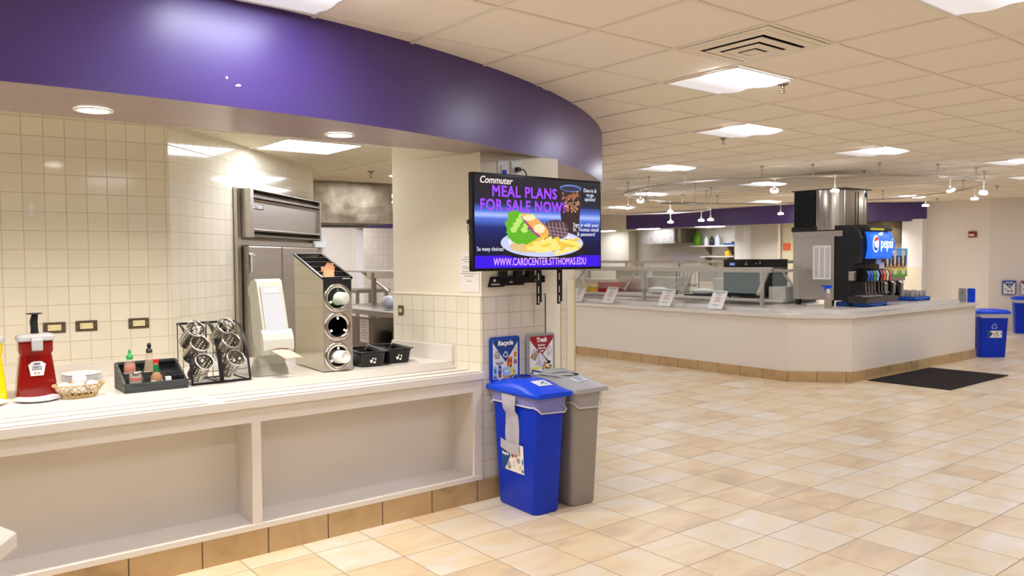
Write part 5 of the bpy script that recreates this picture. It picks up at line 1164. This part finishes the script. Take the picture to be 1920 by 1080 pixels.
# spray bottle
t = thing('spray_bottle', 'clear spray bottle with a blue trigger standing before the ice machine', 'spray bottle', (9.19, 5.13, IT))
t.location = (9.24, 5.26, IT)
MB().lathe([(0.042, 0), (0.045, 0.006), (0.045, 0.13), (0.03, 0.165), (0.017, 0.18), (0.017, 0.2)], 16, caps=True).build('bottle', mat('smoky_bottle', (176, 160, 146), 0.15, alpha=0.7), t)
MB().cyl((0, 0, 0), 0.019, 0.185, 0.24, 14).build('collar', WHITE, t)
MB().prism([(-0.075, 0.285), (0.045, 0.285), (0.03, 0.245), (-0.03, 0.24), (-0.05, 0.262), (-0.07, 0.262)], -0.012, 0.012, 'y').prism([(-0.045, 0.262), (-0.03, 0.262), (-0.035, 0.215), (-0.046, 0.212)], -0.006, 0.006, 'y').build('trigger', BLUED, t, 0.002)
t.rotation_euler = (0, 0, R(-40))
# milk dispenser
md_ = thing('milk_dispenser', 'milk dispenser with a picture of three cows over a green field', 'milk dispenser', (0, 0, 0))
MX0, MX1, MY = 10.36, 11.13, 5.18
MB().box(MX0, MX1+0.01, MY, MY+0.40, 1.20, 1.585).build('cabinet', STEELD, md_, 0.01)
MB().box(MX0, MX1, MY+0.02, MY+0.38, 1.145, 1.20).build('valve_base', STEEL, md_)
SK = mat('cow_panel', (90, 160, 220), 0.4, es=0.12, ecol=(100, 160, 220))
nt = SK.node_tree; b_ = nt.nodes['Principled BSDF']; tc = nt.nodes.new('ShaderNodeTexCoord'); sp = nt.nodes.new('ShaderNodeSeparateXYZ'); mr = nt.nodes.new('ShaderNodeMapRange'); rp = nt.nodes.new('ShaderNodeValToRGB')
mr.inputs['From Min'].default_value = 0.349; mr.inputs['From Max'].default_value = 0.746
nt.links.new(tc.outputs['Object'], sp.inputs[0]); nt.links.new(sp.outputs[2], mr.inputs[0]); nt.links.new(mr.outputs[0], rp.inputs[0]); nt.links.new(rp.outputs[0], b_.inputs['Base Color']); nt.links.new(rp.outputs[0], b_.inputs['Emission Color'])
cr = rp.color_ramp; cr.elements[0].position = 0.0; cr.elements[0].color = L(60, 140, 50); cr.elements[1].position = 1.0; cr.elements[1].color = L(80, 150, 214)
for p_, c_ in ((0.18, (120, 176, 60)), (0.28, (226, 200, 80)), (0.36, (190, 170, 200)), (0.6, (110, 160, 220))): e = cr.elements.new(p_); e.color = L(*c_)
pn = MB().box(MX0-0.01, MX1, MY-0.008, MY, 1.20, 1.585).build('picture_panel', SK, md_)
cw_ = [mat('cow_white', (232, 222, 210), 0.6), mat('cow_dark', (52, 36, 36), 0.6), mat('cow_pink', (214, 170, 150), 0.6), mat('cow_tan', (206, 160, 110), 0.6)]
def cow(cx):
    b = MB(); Y = MY - 0.009
    e = lambda x, z, a_, c_, k, d=0: b.add([(cx+x+a_*math.cos(q), Y-0.0006*d, z+c_*math.sin(q)) for q in [2*math.pi*i/14 for i in range(14)]], [list(range(14))], k)
    e(-0.045, 1.40, 0.045, 0.075, 1, 0); e(0.045, 1.40, 0.045, 0.075, 1, 0); e(-0.075, 1.475, 0.028, 0.014, 1, 1); e(0.075, 1.475, 0.028, 0.014, 1, 1)
    e(0, 1.52, 0.055, 0.045, 0, 2); e(0, 1.43, 0.030, 0.09, 0, 3); e(0, 1.345, 0.034, 0.026, 2, 4); e(0, 1.325, 0.022, 0.008, 1, 5); e(0.0, 1.545, 0.03, 0.02, 0, 6)
    b.box(cx-0.045, cx+0.045, Y-0.006, Y-0.004, 1.235, 1.295, 0)
    b.build('cow_picture', cw_, pn)
for cx in (10.56, 10.77, 11.0): cow(cx) if cx < 11.05 else None
for cx in (10.665, 10.885):
    b = MB(); b.add([(cx+0.04*math.cos(q), MY-0.0095, 1.345+0.05*math.sin(q)) for q in [2*math.pi*i/14 for i in range(14)]], [list(range(14))], 3); b.build('small_cow_face', cw_, pn)
for k, x in enumerate((10.50, 10.72, 10.94)):
    MB().tube([(x, MY+0.04, 1.15), (x, MY-0.02, 1.12), (x+0.05, MY-0.02, 1.10)], 0.012, 8).build('tap_handle', CHROME, md_)
    MB().box(x+0.05, x+0.12, MY+0.01, MY+0.05, 0.98, 1.14).build('milk_tube_guard', mat('pale_steel', (176, 176, 176), 0.3, 0.8), md_)
for x in (MX0+0.02, MX1-0.10):
    MB().prism([(MY+0.10, 1.20), (MY+0.20, 1.20), (MY+0.30, 0.8712), (MY-0.04, 0.8712), (MY-0.04, 0.89), (MY+0.05, 0.90)], x, x+0.045, 'x').build('stand_leg', BLACK, md_, 0.003)
MB().box(MX0+0.05, MX1-0.10, MY+0.22, MY+0.26, 0.90, 1.20).build('back_plate', BLACKM, md_)
MB().cyl((MX1+0.035, MY+0.05, 0), 0.02, 1.34, 1.38, 10).build('side_knob', BLACK, md_)
MS = 1.045
for root in (ic, im, sd, md_):
    if root is sd:
        for ch in root.children:
            for o in [ch] + list(ch.children):
                for v in o.data.vertices: v.co.x = X0 + 0.02 + (v.co.x - X0 - 0.02)*0.82
    base = Vector((MS*9.3, MS*5.3, IT)); nud = Vector((0.10, 0.0, 0)) if root is not md_ else Vector((0, 0, 0))
    for ch in root.children:
        for o in [ch] + list(ch.children):
            o.data.transform(Matrix.Translation(Vector((0, 0, -0.0675)) - base) @ Matrix.Scale(MS, 4))
            for md in o.modifiers:
                if md.type == 'SOLIDIFY': md.thickness *= MS
    root.location = base + nud
# glass racks
CG = mat('clear_tumbler', (190, 186, 184), 0.15, alpha=0.72)
def rack(x, y, label, nx=4, ny=3, first=[None]):
    t = thing('glass_rack', label, 'glass rack', (x, y, IT)); w_, d_ = 0.245, 0.215
    MB().box(-w_, w_, -d_, d_, 0.0, 0.012).box(-w_, w_, -d_, -d_+0.012, 0.0, 0.055).box(-w_, w_, d_-0.012, d_, 0.0, 0.055).box(-w_, -w_+0.012, -d_, d_, 0.0, 0.055).box(w_-0.012, w_, -d_, d_, 0.0, 0.055).box(-w_, -0.1, -d_, -d_+0.012, 0.0, 0.02).box(0.1, w_, -d_, -d_+0.012, 0.0, 0.02).build('rack_frame', mat('rack_blue', (30, 96, 206), 0.4), t, 0.003, 1)
    for i in range(nx):
        for j in range(ny):
            gx, gy = x - w_ + 0.06 + i*0.123, y - d_ + 0.07 + j*0.135
            if not first[0]:
                g_ = MB().lathe([(0.030, 0), (0.036, 0.05), (0.042, 0.125), (0.040, 0.125), (0.028, 0.005)], 14).build('tumbler', CG, loc=(gx, gy, IT+0.0125)); first[0] = g_
            else:
                g_ = first[0].copy(); C.objects.link(g_); g_.location = (gx, gy, IT+0.0125)
            tag(g_, 'clear tumbler standing in the ' + label, 'tumbler', 'tumblers in the ' + label)
    return t
rack(9.98, 5.22, 'blue rack under the right end of the soda dispenser')
rack(11.00, 5.62, 'blue rack beneath the milk dispenser', 0, 0)
rack(11.72, 5.44, 'blue rack of glasses at the right of the milk dispenser')
# oven and kitchen things inside the island
inc = thing('prep_counter', 'long white preparation counter behind the sneeze guard inside the island', 'counter')
MB().box(9.66, 10.5, 6.16, 10.6, 0.0, 0.86).build('counter_body', PAINTW, inc); MB().box(9.63, 10.55, 6.14, 10.6, 0.86, 0.90).build('worktop', SOLID, inc, 0.004)
ov = thing('countertop_oven', 'black countertop oven with a dark glass door and a control panel', 'oven', (9.62, 6.77, 0.90))
MB().box(0.0, 0.6, -0.33, 0.33, 0.02, 0.55).build('oven_case', BLACKM, ov, 0.005)
MB().box(-0.006, 0.0, -0.33, 0.33, 0.44, 0.54).build('control_panel', BLACKG, ov, 0.002); MB().box(-0.008, -0.005, 0.14, 0.22, 0.465, 0.50).build('display', mat('lcd', (110, 130, 190), 0.3, es=0.35, ecol=(120, 140, 220)), ov)
b = MB()
for y, z in ((-0.04, 0.48), (-0.07, 0.48), (-0.055, 0.51), (-0.22, 0.49), (-0.28, 0.49), (-0.28, 0.51)): b.cyl((0, y, z), 0.011, 0.0, 0.008, 8, 0, None, Matrix.Rotation(R(-90), 4, 'Y'))
b.build('buttons', mat('button_grey', (150, 150, 150), 0.5), ov)
MB().prism([(-0.02, 0.10), (-0.02, 0.42), (0.0, 0.43), (0.0, 0.08)], -0.32, 0.32, 'y').build('door', mat('oven_glass', (40, 40, 40), 0.35), ov, 0.003)
MB().tube([(-0.05, -0.27, 0.12), (-0.05, 0.27, 0.12)], 0.012, 8).build('door_handle', BLACKM, ov)
for y in (-0.28, 0.28): MB().cyl((0.08, y, 0), 0.02, 0, 0.02, 8).cyl((0.5, y, 0), 0.02, 0, 0.02, 8).build('foot', BLACK, ov)
hs = thing('heat_lamp_shelf', 'long steel overshelf on posts behind the sneeze guard', 'shelf')
MB().box(10.56, 10.95, 6.3, 11.4, 1.385, 1.42).build('shelf_top', STEEL, hs, 0.004)
for y in (6.5, 8.1, 9.7, 11.2): MB().box(10.73, 10.77, y-0.02, y+0.02, 0.0, 1.385).build('post', STEEL, hs)
for k, (x, y, z, a_, b2, c_, m, nm, lab, ct_) in enumerate((
        (9.85, 9.62, 0.90, 0.16, 0.13, 0.17, mat('red_carton', (170, 24, 30), 0.5), 'red_box', 'red carton on the preparation counter behind the card signs', 'box'),
        (9.82, 10.05, 0.90, 0.14, 0.16, 0.11, mat('yellow_carton', (226, 180, 50), 0.5), 'yellow_box', 'yellow carton beside the red carton on the preparation counter', 'box'),
        (9.98, 6.30, 0.90, 0.25, 0.13, 0.17, mat('white_bin_plastic', (222, 214, 202), 0.5), 'white_storage_box', 'white square storage box beside the black oven', 'box'))):
    tag(MB().box(-a_, a_, -b2, b2, 0, c_).build(nm, m, None, 0.006, 2, loc=(x, y, z)), lab, ct_)
for k, (y, lab) in enumerate(((8.55, 'pile of white folded cloths on the preparation counter, left of the utensil stand'), (7.65, 'white folded cloth on a black tray, right of the utensil stand'))):
    tag(MB().sph((0, 0, 0.03), 0.16, 20, 0, (0.8, 1.2, 0.35)).build('folded_cloth', mat('white_cloth', (240, 236, 232), 0.9, bump=(14, 0.6)), loc=(9.86, y, 0.928)), lab, 'cloth')
tag(MB().prism(rrect(-0.16, 0.16, -0.26, 0.26, 0.03), 0, 0.02).build('serving_tray', BLACKM, None, 0.003, loc=(9.86, 7.65, 0.9005)), 'black tray under the white folded cloth on the preparation counter', 'tray')
us = thing('utensil_stand', 'black wire stand with hanging ladles behind the sneeze guard glass', 'utensil stand', (9.98, 8.05, 0.90))
MB().tube([(0, -0.22, 0), (0, -0.22, 0.42), (0, 0.22, 0.42), (0, 0.22, 0)], 0.008, 6).build('wire_frame', BLACKM, us)
for k in range(5): MB().tube([(0, -0.16+0.075*k, 0.42), (-0.02, -0.16+0.08*k, 0.2)], 0.005, 6).sph((-0.03, -0.16+0.08*k, 0.15), 0.04, 10, 0, (1, 1, 0.6)).build('ladle', STEELD, us)
for k, (y, w_) in enumerate(((9.35, 0.35), (8.6, 0.25), (7.42, 0.25))):
    tag(MB().box(-0.15, 0.15, -w_, w_, 0, 0.26).build('steel_warmer', STEEL, None, 0.01, 2, loc=(10.28, y, 0.9005)), 'low stainless warmer box on the preparation counter, %s from the left' % ('first', 'second', 'third')[k], 'warmer')
# door mat
tag(MB().prism([(9.22, 3.80), (10.86, 3.80), (10.86, 4.74), (9.22, 4.74)], 0.0005, 0.009).build('floor_mat', mat('black_mat', (40, 36, 36), 0.95, spec=0.1, noise=((58, 52, 50), 60), bump=(90, 0.6)), None, 0.003, 1), 'black rectangular entrance mat on the floor in front of the island', 'floor mat')
# paddles: sign boards seen from behind at the island end
for y, m, lab, nm in ((4.985, mat('grey_board', (158, 156, 152), 0.5), 'grey sign board seen from behind at the island end', 0), (4.865, BLUED, 'blue sign board seen from behind at the island end', 1)):
    t = thing('sign_board', lab, 'sign', (12.46, y, 0.90), R(90))
    MB().prism(rrect(-0.052, 0.052, -0.102, 0.102, 0.015), -0.008, 0.008, 'y').build('board', m, t, 0.003, 2)
    MB().tube([(-0.010, 0.012, 0.05), (0, 0.014, 0.062), (0.010, 0.012, 0.05), (0.008, 0.012, 0.02), (-0.008, 0.012, 0.02)], 0.002, 6, cyc=True).build('hanging_slot', INK, t)
# far recycling bins
def big_bin(x, y, rz, label, front=True):
    t = thing('recycling_bin', label, 'bin', (x, y, 0), rz)
    b = MB(); b.loft([rr3(0.175, 0.13, 0, 0.03), rr3(0.205, 0.15, 0.60, 0.03), rr3(0.215, 0.16, 0.61, 0.03), rr3(0.215, 0.16, 0.635, 0.03)], 0, True, True); b.build('bin_body', BLUE, t)
    rings = [[(px*(1+0.01*math.sin(5*i)), py, z + 0.012*math.sin(i*0.5)*(z < 0.62)) for i, (px, py, _) in enumerate(rr3(0.222, 0.168, z, 0.035, 6))] for z in (0.64, 0.585)]
    MB().loft(rings, 0, True, False).build('bag_liner', BAGD, t)
    MB().loft([rr3(0.228, 0.172, 0.635, 0.03), rr3(0.232, 0.176, 0.655, 0.03), rr3(0.20, 0.15, 0.690, 0.03), rr3(0.10, 0.08, 0.700, 0.03)], 0, True, True).build('lid', BLUED, t)
    if front:
        st = MB().box(-0.088, 0.105, -0.149, -0.145, 0.29, 0.39).build('side_decal', PAPER, t)
        MB().add([(-0.088, -0.1495, 0.39), (-0.088, -0.1495, 0.29), (-0.07, -0.1495, 0.29), (-0.02, -0.1495, 0.345), (-0.065, -0.1495, 0.39)], [(0, 1, 2, 3, 4)]).build('decal_blue_wedge', mat('decal_blue'), st)
        b = MB()
        for px, pz, rr_, k in ((0.0, 0.345, 0.012, 0), (0.035, 0.355, 0.018, 1), (0.085, 0.345, 0.010, 2), (0.01, 0.315, 0.012, 1), (0.05, 0.32, 0.014, 1)): b.add([(px+rr_*math.cos(q), -0.1495, pz+rr_*math.sin(q)) for q in [2*math.pi*i/8 for i in range(8)]], [list(range(8))], k)
        b.build('decal_pictures', [mat('pic_red'), mat('pic_grey'), mat('pic_blue')], st)
        recycle_mark(ux((0.0, -0.1475, 0.45), (1, 0, 0), (0, -0.03, 1)), 0.045, mat('pale_lilac_print', (150, 160, 226), 0.6), t)
    return t
big_bin(12.72, 4.72, R(-42), 'blue recycling bin standing against the right end of the island')
big_bin(16.95, 5.66, R(-62), 'blue recycling bin by the angled far wall at the right picture edge', False)
a_ = math.atan2(4.15 - 6.42, 18.35 - 17.25)
for s, ttl, mfr, mt, rc, lab in ((0.36, 'Recycle', BF, TB, True, 'distant blue framed recycle sign on the angled far wall'), (0.66, 'Trash', GF, TR, False, 'distant grey framed trash sign on the angled far wall at the right picture edge')):
    sign_board('wall_sign', (17.25 + math.cos(a_)*s - 0.03, 6.42 + math.sin(a_)*s, 0.84), a_, lab, mfr, ttl, mt, -0.01, recycle=rc, detail=False)
t = thing('fire_alarm', 'small red fire alarm strobe on the far wall above the blue sign boards', 'fire alarm', (17.25, 6.72, 1.90), R(-90))
MB().box(-0.075, 0.075, -0.045, 0, -0.06, 0.06).build('alarm_case', mat('alarm_red', (140, 24, 24), 0.4), t, 0.008, 2); MB().box(-0.055, 0.045, -0.06, -0.045, -0.035, 0.0).build('strobe', PAPER, t)
tag(MB().cyl((0, 0, 0), 0.03, 0, 0.01, 12, 0, None, Matrix.Rotation(R(-90), 4, 'Y')).build('wall_button', WHITE, loc=(17.25, 7.1, 1.86)), 'small pale round plate on the far wall left of the fire alarm', 'wall plate')

# ------------------------------------------------------------------ kitchen seen through the serving opening
struct('wall_kitchen_rear', MB().box(-4.4, 8.1, 12.4, 12.5, 0, KZ + 0.02), PTILE)
struct('wall_kitchen_partition', MB().box(3.0, 5.99, 11.5, 11.62, 0, KZ), PAINTW)
struct('trim_7', MB().box(5.99, 6.13, 11.46, 11.66, 0, KZ), mat('white_post', (238, 236, 236), 0.5))
struct('trim_8', MB().box(5.99, 7.4, 11.3, 11.5, 1.99, KZ - 0.002), PURPLE)
hd = thing('exhaust_hood', 'large swirled stainless exhaust hood hanging in the kitchen behind the opening', 'exhaust hood', (4.375, 7.519, 0), R(-6.5))
MB().box(-1.6, 0, 0, 0.03, 1.873, 2.295).box(-0.03, 0, 0.03, 1.3, 1.873, 2.295).build('hood_face', STEELH, hd)
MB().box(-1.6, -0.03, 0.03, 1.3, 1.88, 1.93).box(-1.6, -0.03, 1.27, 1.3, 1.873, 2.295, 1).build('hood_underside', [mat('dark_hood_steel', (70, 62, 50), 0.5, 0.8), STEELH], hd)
MB().tube([(-1.55, 0.5, 1.855), (-0.1, 0.5, 1.855)], 0.012, 8).tube([(-0.79, 0.10, 1.88), (-0.79, 0.10, 1.84), (-0.785, 0.10, 1.83)], 0.008, 6).build('fire_nozzle_pipe', STEELD, hd)
st = thing('steel_work_table', 'stainless kitchen work table with an open lower shelf beyond the food pans', 'work table')
MB().box(4.50, 5.35, 7.35, 9.6, 0.855, 0.90).box(4.48, 4.51, 7.35, 9.6, 0.84, 0.90).build('table_top', STEEL, st, 0.003)
MB().box(4.53, 4.56, 8.30, 9.6, 0.12, 0.80).box(4.53, 5.3, 8.28, 8.31, 0.12, 0.80).build('cabinet_panel', STEELD, st)
MB().box(4.55, 5.3, 7.38, 8.28, 0.40, 0.43).box(5.28, 5.3, 7.38, 9.6, 0.12, 0.80).build('lower_shelf', STEELD, st)
for y in (7.40, 8.24):
    for x in (4.52, 5.26): MB().box(x, x+0.04, y, y+0.04, 0, 0.855).build('leg', STEELD, st)
nn = thing('posted_notice', 'white notice with red text taped to the steel work table', 'notice', (4.528, 8.47, 0.645), R(-90))
MB().box(-0.11, 0.11, -0.002, 0, -0.14, 0.14).build('sheet', PAPER, nn)
b = MB()
for k, (w_, m_) in enumerate(((0.06, 1), (0.075, 0), (0.07, 0), (0.05, 1), (0.08, 1), (0.06, 0), (0.07, 0))): b.box(-w_, w_, -0.003, -0.002, 0.10-k*0.032, 0.108-k*0.032, m_)
b.build('printed_lines', [mat('print_grey'), mat('print_red')], nn)
for k, (y, z) in enumerate(((7.66, 0.43), (7.66, 0.545), (7.98, 0.43), (7.98, 0.545))):
    tag(MB().box(-0.20, 0.20, -0.14, 0.14, 0, 0.10).box(-0.22, 0.22, -0.155, 0.155, 0.10, 0.108).build('steel_pan', STEEL, None, 0.006, 2, loc=(4.90, y, z + 0.0005)), 'stainless pan on the work table lower shelf, %s of the %s stack' % (('lower', 'upper')[k % 2], ('nearer', 'farther')[k//2]), 'pan')
os_ = thing('pass_shelf', 'stainless overshelf on a post above the kitchen work table', 'shelf')
MB().box(5.0, 5.4, 7.6, 9.85, 1.32, 1.345).box(4.99, 5.02, 7.6, 9.25, 1.25, 1.345).build('shelf_top', STEEL, os_, 0.003)
MB().box(4.98, 5.03, 9.07, 9.12, 0.90, 1.32).box(4.98, 5.03, 7.62, 7.67, 0.90, 1.32).build('post', STEELD, os_)
MB().tube([(5.2, 9.8, 1.33), (5.45, 9.5, 1.05)], 0.02, 8).tube([(5.2, 8.3, 1.33), (5.45, 8.1, 1.12)], 0.02, 8).build('slanted_arm', STEEL, os_)
t2 = thing('steel_side_table', 'small steel table against the tiled rear of the kitchen', 'table')
MB().box(5.44, 6.0, 10.4, 11.0, 1.0, 1.05).build('table_top', STEELD, t2)
for x in (5.46, 5.94):
    for y in (10.43, 10.93): MB().box(x, x+0.04, y, y+0.04, 0, 1.0).build('leg', STEELD, t2)
MB().box(5.46, 5.98, 10.45, 10.95, 0.55, 0.58).build('lower_shelf', STEELD, t2)
ex = thing('fire_extinguisher', 'silver fire extinguisher with a black hose handle hanging by the work table', 'fire extinguisher', (4.36, 7.22, 0.52))
MB().lathe([(0.07, 0), (0.078, 0.012), (0.078, 0.20), (0.06, 0.25), (0.026, 0.272), (0.024, 0.29)], 20, caps=True).build('cylinder', CHROME, ex)
MB().tube([(0, 0, 0.29), (0, 0, 0.32), (-0.04, 0.0, 0.345), (-0.10, 0, 0.36)], [0.016, 0.014, 0.010, 0.008], 8).tube([(-0.01, 0, 0.31), (-0.07, 0, 0.30), (-0.11, 0, 0.26)], 0.008, 8).build('handle', mat('pale_metal', (190, 190, 184), 0.3, 0.9), ex)
MB().tube([(0.01, 0, 0.31), (0.06, -0.02, 0.33), (0.09, 0, 0.28), (0.09, 0, 0.12)], 0.009, 8).build('hose', BLACK, ex)
MB().cyl((0.012, -0.01, 0), 0.011, 0.318, 0.335, 10).build('safety_pin', mat('red_enamel'), ex)
MB().box(0.085, 0.13, -0.01, 0.03, -0.52, 0.33).build('wall_bracket_post', mat('bronze_post', (82, 76, 70), 0.5, 0.5), ex)
for k in range(3):
    tag(MB().sph((0, 0, 0), 0.10, 12, 0, (1, 1, 0.8)).build('wrapped_plate', mat('film_wrap', (224, 228, 236), 0.25, alpha=0.75), loc=(4.72 + 0.05*k, 8.22 - 0.28*k, 0.985)), 'film wrapped white bundle on the steel work table, %s from the left' % ('first', 'second', 'third')[k], 'wrapped plate')
pp = thing('order_papers', 'loose papers clipped near the hood on the kitchen partition', 'papers', (5.30, 11.49, 1.80))
MB().add([(-0.05, -0.01, 0.10), (0.14, -0.03, 0.12), (0.12, -0.10, -0.02), (-0.06, -0.05, -0.08)], [(0, 1, 2, 3)]).add([(0.0, -0.04, 0.02), (0.17, -0.09, 0.04), (0.13, -0.12, -0.12), (-0.02, -0.08, -0.12)], [(0, 1, 2, 3)]).build('sheets', mat('pale_papers', (206, 208, 210), 0.7), pp, solid=0.002)
MB().tube([(0.05, 0, -0.05), (0.05, -0.03, -0.32)], 0.012, 6).tube([(0.10, 0, -0.05), (0.10, -0.03, -0.28)], 0.010, 6).build('clip_rail', STEELD, pp)

# ------------------------------------------------------------------ far serving line
S2 = [(15.10, 17.5), (15.13, 14.18), (15.32, 12.18), (15.38, 10.74), (15.50, 9.55), (16.35, 8.33), (17.24, 7.62)]
def ribbon(P, d, z0, z1, m):
    b = MB(); b.loft([[(x, y, z0) for x, y in P], [(x, y, z1) for x, y in P]], 0, True, False, False); b.loft([[(x+d, y, z0) for x, y in P], [(x+d, y, z1) for x, y in P]], 0, True, False, False)
    b.add([(P[0][0], P[0][1], z0), (P[0][0]+d, P[0][1], z0), (P[0][0]+d, P[0][1], z1), (P[0][0], P[0][1], z1)], [(0, 1, 2, 3)]); return b
sm2 = [S2[1]] + [tuple(Vector(S2[i]).lerp(Vector(S2[i+1]), u)) for i in range(1, 6) for u in ((0.5, 1.0) if i < 5 else (0.5, 1.0))]
struct('trim_9', ribbon(sm2, 0.08, 2.20, CZ, PURPLE), PURPLE)
struct('trim_10', MB().box(15.11, 15.20, 14.18, 17.5, 2.19, CZ), PAINTW)
cp = [(x + 0.02, y) for x, y in [(15.12, 17.4)] + sm2] + [(17.24, 17.4)]
struct('ceiling_serving_line', MB().prism(cp, 2.24, 2.26), mat('serving_ceiling', (228, 222, 210), 0.8))
for k, (x, y) in enumerate(((15.36, 13.83), (15.55, 12.05), (15.62, 10.55), (16.35, 8.72), (16.75, 8.45))):  # downlights added to brighten the serving line interior
    o = dup(dl, (x, y, 2.24), label='small added round downlight under the far purple soffit, %s from the left' % ('first', 'second', 'third', 'fourth', 'fifth')[k]); o['group'] = 'added downlights under the far purple soffit'
for x, y, q in ((16.5, 9.6, 'above the olive hood'), (16.35, 12.5, 'above the far wall shelves'), (16.0, 14.3, 'before the far hood'), (16.3, 16.2, 'above the bright far wall')):  # extra panels, added to brighten the serving line
    o = kpanel(x, y, 'added flat light panel in the far serving ceiling ' + q); o.location.z = 2.24
fl = lambda name, x0, x1, y0, y1, z0, z1, m: MB().box(x0, x1, y0, y1, z0, z1).build(name, m)
struct('wall_far_bright_panel', MB().box(16.9, 17.24, 15.75, 17.3, 0, 2.24), PAINT)
struct('wall_far_tiles', MB().box(0, 4.9, -0.02, 0, 0, 2.24), PTILE, loc=(17.23, 15.7, 0), rz=R(-90))
fh = thing('far_exhaust_hood', 'distant stainless hood with a bright front under the far purple soffit', 'exhaust hood')
MB().box(16.45, 16.52, 13.72, 14.86, 1.845, 2.235).build('lit_front', mat('lit_hood_steel', (214, 210, 206), 0.45, 0.6, noise=((186, 182, 178), 9)), fh)
MB().box(16.52, 17.15, 13.55, 14.86, 1.86, 2.235).build('shaded_side', mat('shaded_hood_steel', (120, 110, 92), 0.45, 0.7), fh)  # bright and dark steels paint light and shade onto one hood
tag(MB().box(17.19, 17.208, 13.45, 14.4, 1.25, 1.58).build('white_board', mat('pale_board', (214, 212, 222), 0.5)), 'pale notice board hanging below the distant stainless hood', 'board')
for k, (z, y0, y1) in enumerate(((1.775, 12.15, 13.5), (1.50, 12.15, 13.2))):
    t = thing('wall_shelf', ('upper', 'lower')[k] + ' white wall shelf with brackets on the far kitchen wall', 'shelf')
    MB().box(16.85, 17.20, y0, y1, z-0.03, z).build('shelf_board', mat('shelf_white', (236, 230, 226), 0.4), t)
    for y in (y0+0.25, y0+0.95): MB().prism([(17.19, z-0.031), (16.95, z-0.031), (17.19, z-0.24)], y-0.03, y+0.03, 'y').build('bracket', mat('bracket_grey', (110, 100, 90), 0.5), t)
for x, y, z, r_, h_, m, lab in ((17.0, 13.38, 1.7755, 0.11, 0.36, mat('green_bottle', (96, 150, 20), 0.3), 'green bottle standing at the left end of the upper far wall shelf'),
                             (17.0, 13.1, 1.7755, 0.06, 0.24, WHITE, 'white bottle beside the green bottle on the upper far wall shelf'),
                             (17.0, 12.92, 1.7755, 0.06, 0.24, BLACK, 'black canister on the upper far wall shelf'),
                             (17.0, 12.74, 1.7755, 0.07, 0.27, mat('grey_bottle', (190, 196, 214), 0.4), 'pale grey bottle right of the black canister on the upper far wall shelf'),
                             (17.0, 12.42, 1.5005, 0.08, 0.15, mat('yellow_tub', (230, 184, 30), 0.5), 'small yellow tub on the lower far wall shelf')):
    tag(MB().lathe([(r_*0.95, 0), (r_, 0.01), (r_, h_*0.7), (r_*0.45, h_*0.86), (r_*0.4, h_)], 14, caps=True).build('bottle', m, loc=(x, y, z)), lab, 'bottle')
tag(MB().box(-0.12, 0.12, -0.16, 0.16, 0, 0.05).sph((0.02, -0.03, 0.06), 0.06, 10, 0, (1, 1, 0.6)).build('blue_tray', mat('blue_tray', (20, 70, 130), 0.5), loc=(17.0, 12.3, 1.7755)), 'low blue tray at the right end of the upper far wall shelf', 'tray')
struct('trim_11', MB().box(16.3, 16.6, 11.46, 11.72, 0, 2.24), mat('white_post'))
struct('wall_far_partition', MB().box(16.6, 16.7, 10.72, 11.46, 0, 2.24), PAINTW)
struct('wall_far_lit', MB().box(16.75, 16.85, 9.0, 10.72, 0, 2.24), mat('cream_lit', (236, 230, 196), 0.5))  # the light on this wall is put into its yellowish colour
tag(MB().box(16.735, 16.748, 10.48, 10.68, 1.62, 1.79).build('orange_notice', mat('orange_paper', (232, 96, 50), 0.7, noise=((240, 140, 96), 30, (1, 1, 6)))), 'orange notice on the pale wall left of the ice machine', 'notice')
struct('wall_far_column', MB().box(17.0, 17.26, 7.60, 8.02, 0, 2.24), mat('white_post'))
struct('wall_far_column_tile', MB().box(16.99, 17.0, 7.60, 8.02, 0, 1.25), PAINT)
tag(MB().box(17.02, 17.22, 8.05, 9.0, 1.74, 2.23).build('dark_hood', mat('olive_steel', (96, 86, 66), 0.5, 0.6)), 'dark hood behind the soda dispenser under the far purple soffit', 'exhaust hood')
fc = thing('far_serving_counter', 'white far serving counter with stainless warmers and a steel overshelf', 'counter')
MB().box(15.55, 16.15, 9.2, 17.0, 0, 0.84).build('counter_body', PAINTW, fc); MB().box(15.50, 16.2, 9.15, 17.0, 0.84, 0.88).build('worktop', SOLID, fc)
MB().box(15.6, 16.0, 9.3, 16.6, 1.37, 1.40).build('overshelf', STEEL, fc)
for y in (9.4, 11.2, 13.0, 14.8, 16.5): MB().box(15.78, 15.82, y-0.02, y+0.02, 0.88, 1.37).build('post', STEEL, fc)
for k, y in enumerate((10.4, 11.9, 13.4, 14.7)): MB().box(15.75, 16.1, y-0.45, y+0.45, 0.88, 1.16).build('warmer_box', mat('pale_warmer_steel', (206, 204, 198), 0.35, 0.7), fc)
ch = MB()
for x, z, a_, b2 in ((1.180, 2.264, 0.005, 0.006), (1.231, 2.239, 0.010, 0.005), (1.221, 2.236, 0.005, 0.003)):
    yy = AC[1] - math.sqrt(AR*AR - (x-AC[0])**2) - 0.0015
    ch.add([(x + a_*math.cos(q), yy, z + b2*math.sin(q)) for q in [2*math.pi*k/9 for k in range(9)]], [list(range(9))])
struct('trim_12', ch, mat('bare_plaster_chip', (244, 244, 246), 0.8))
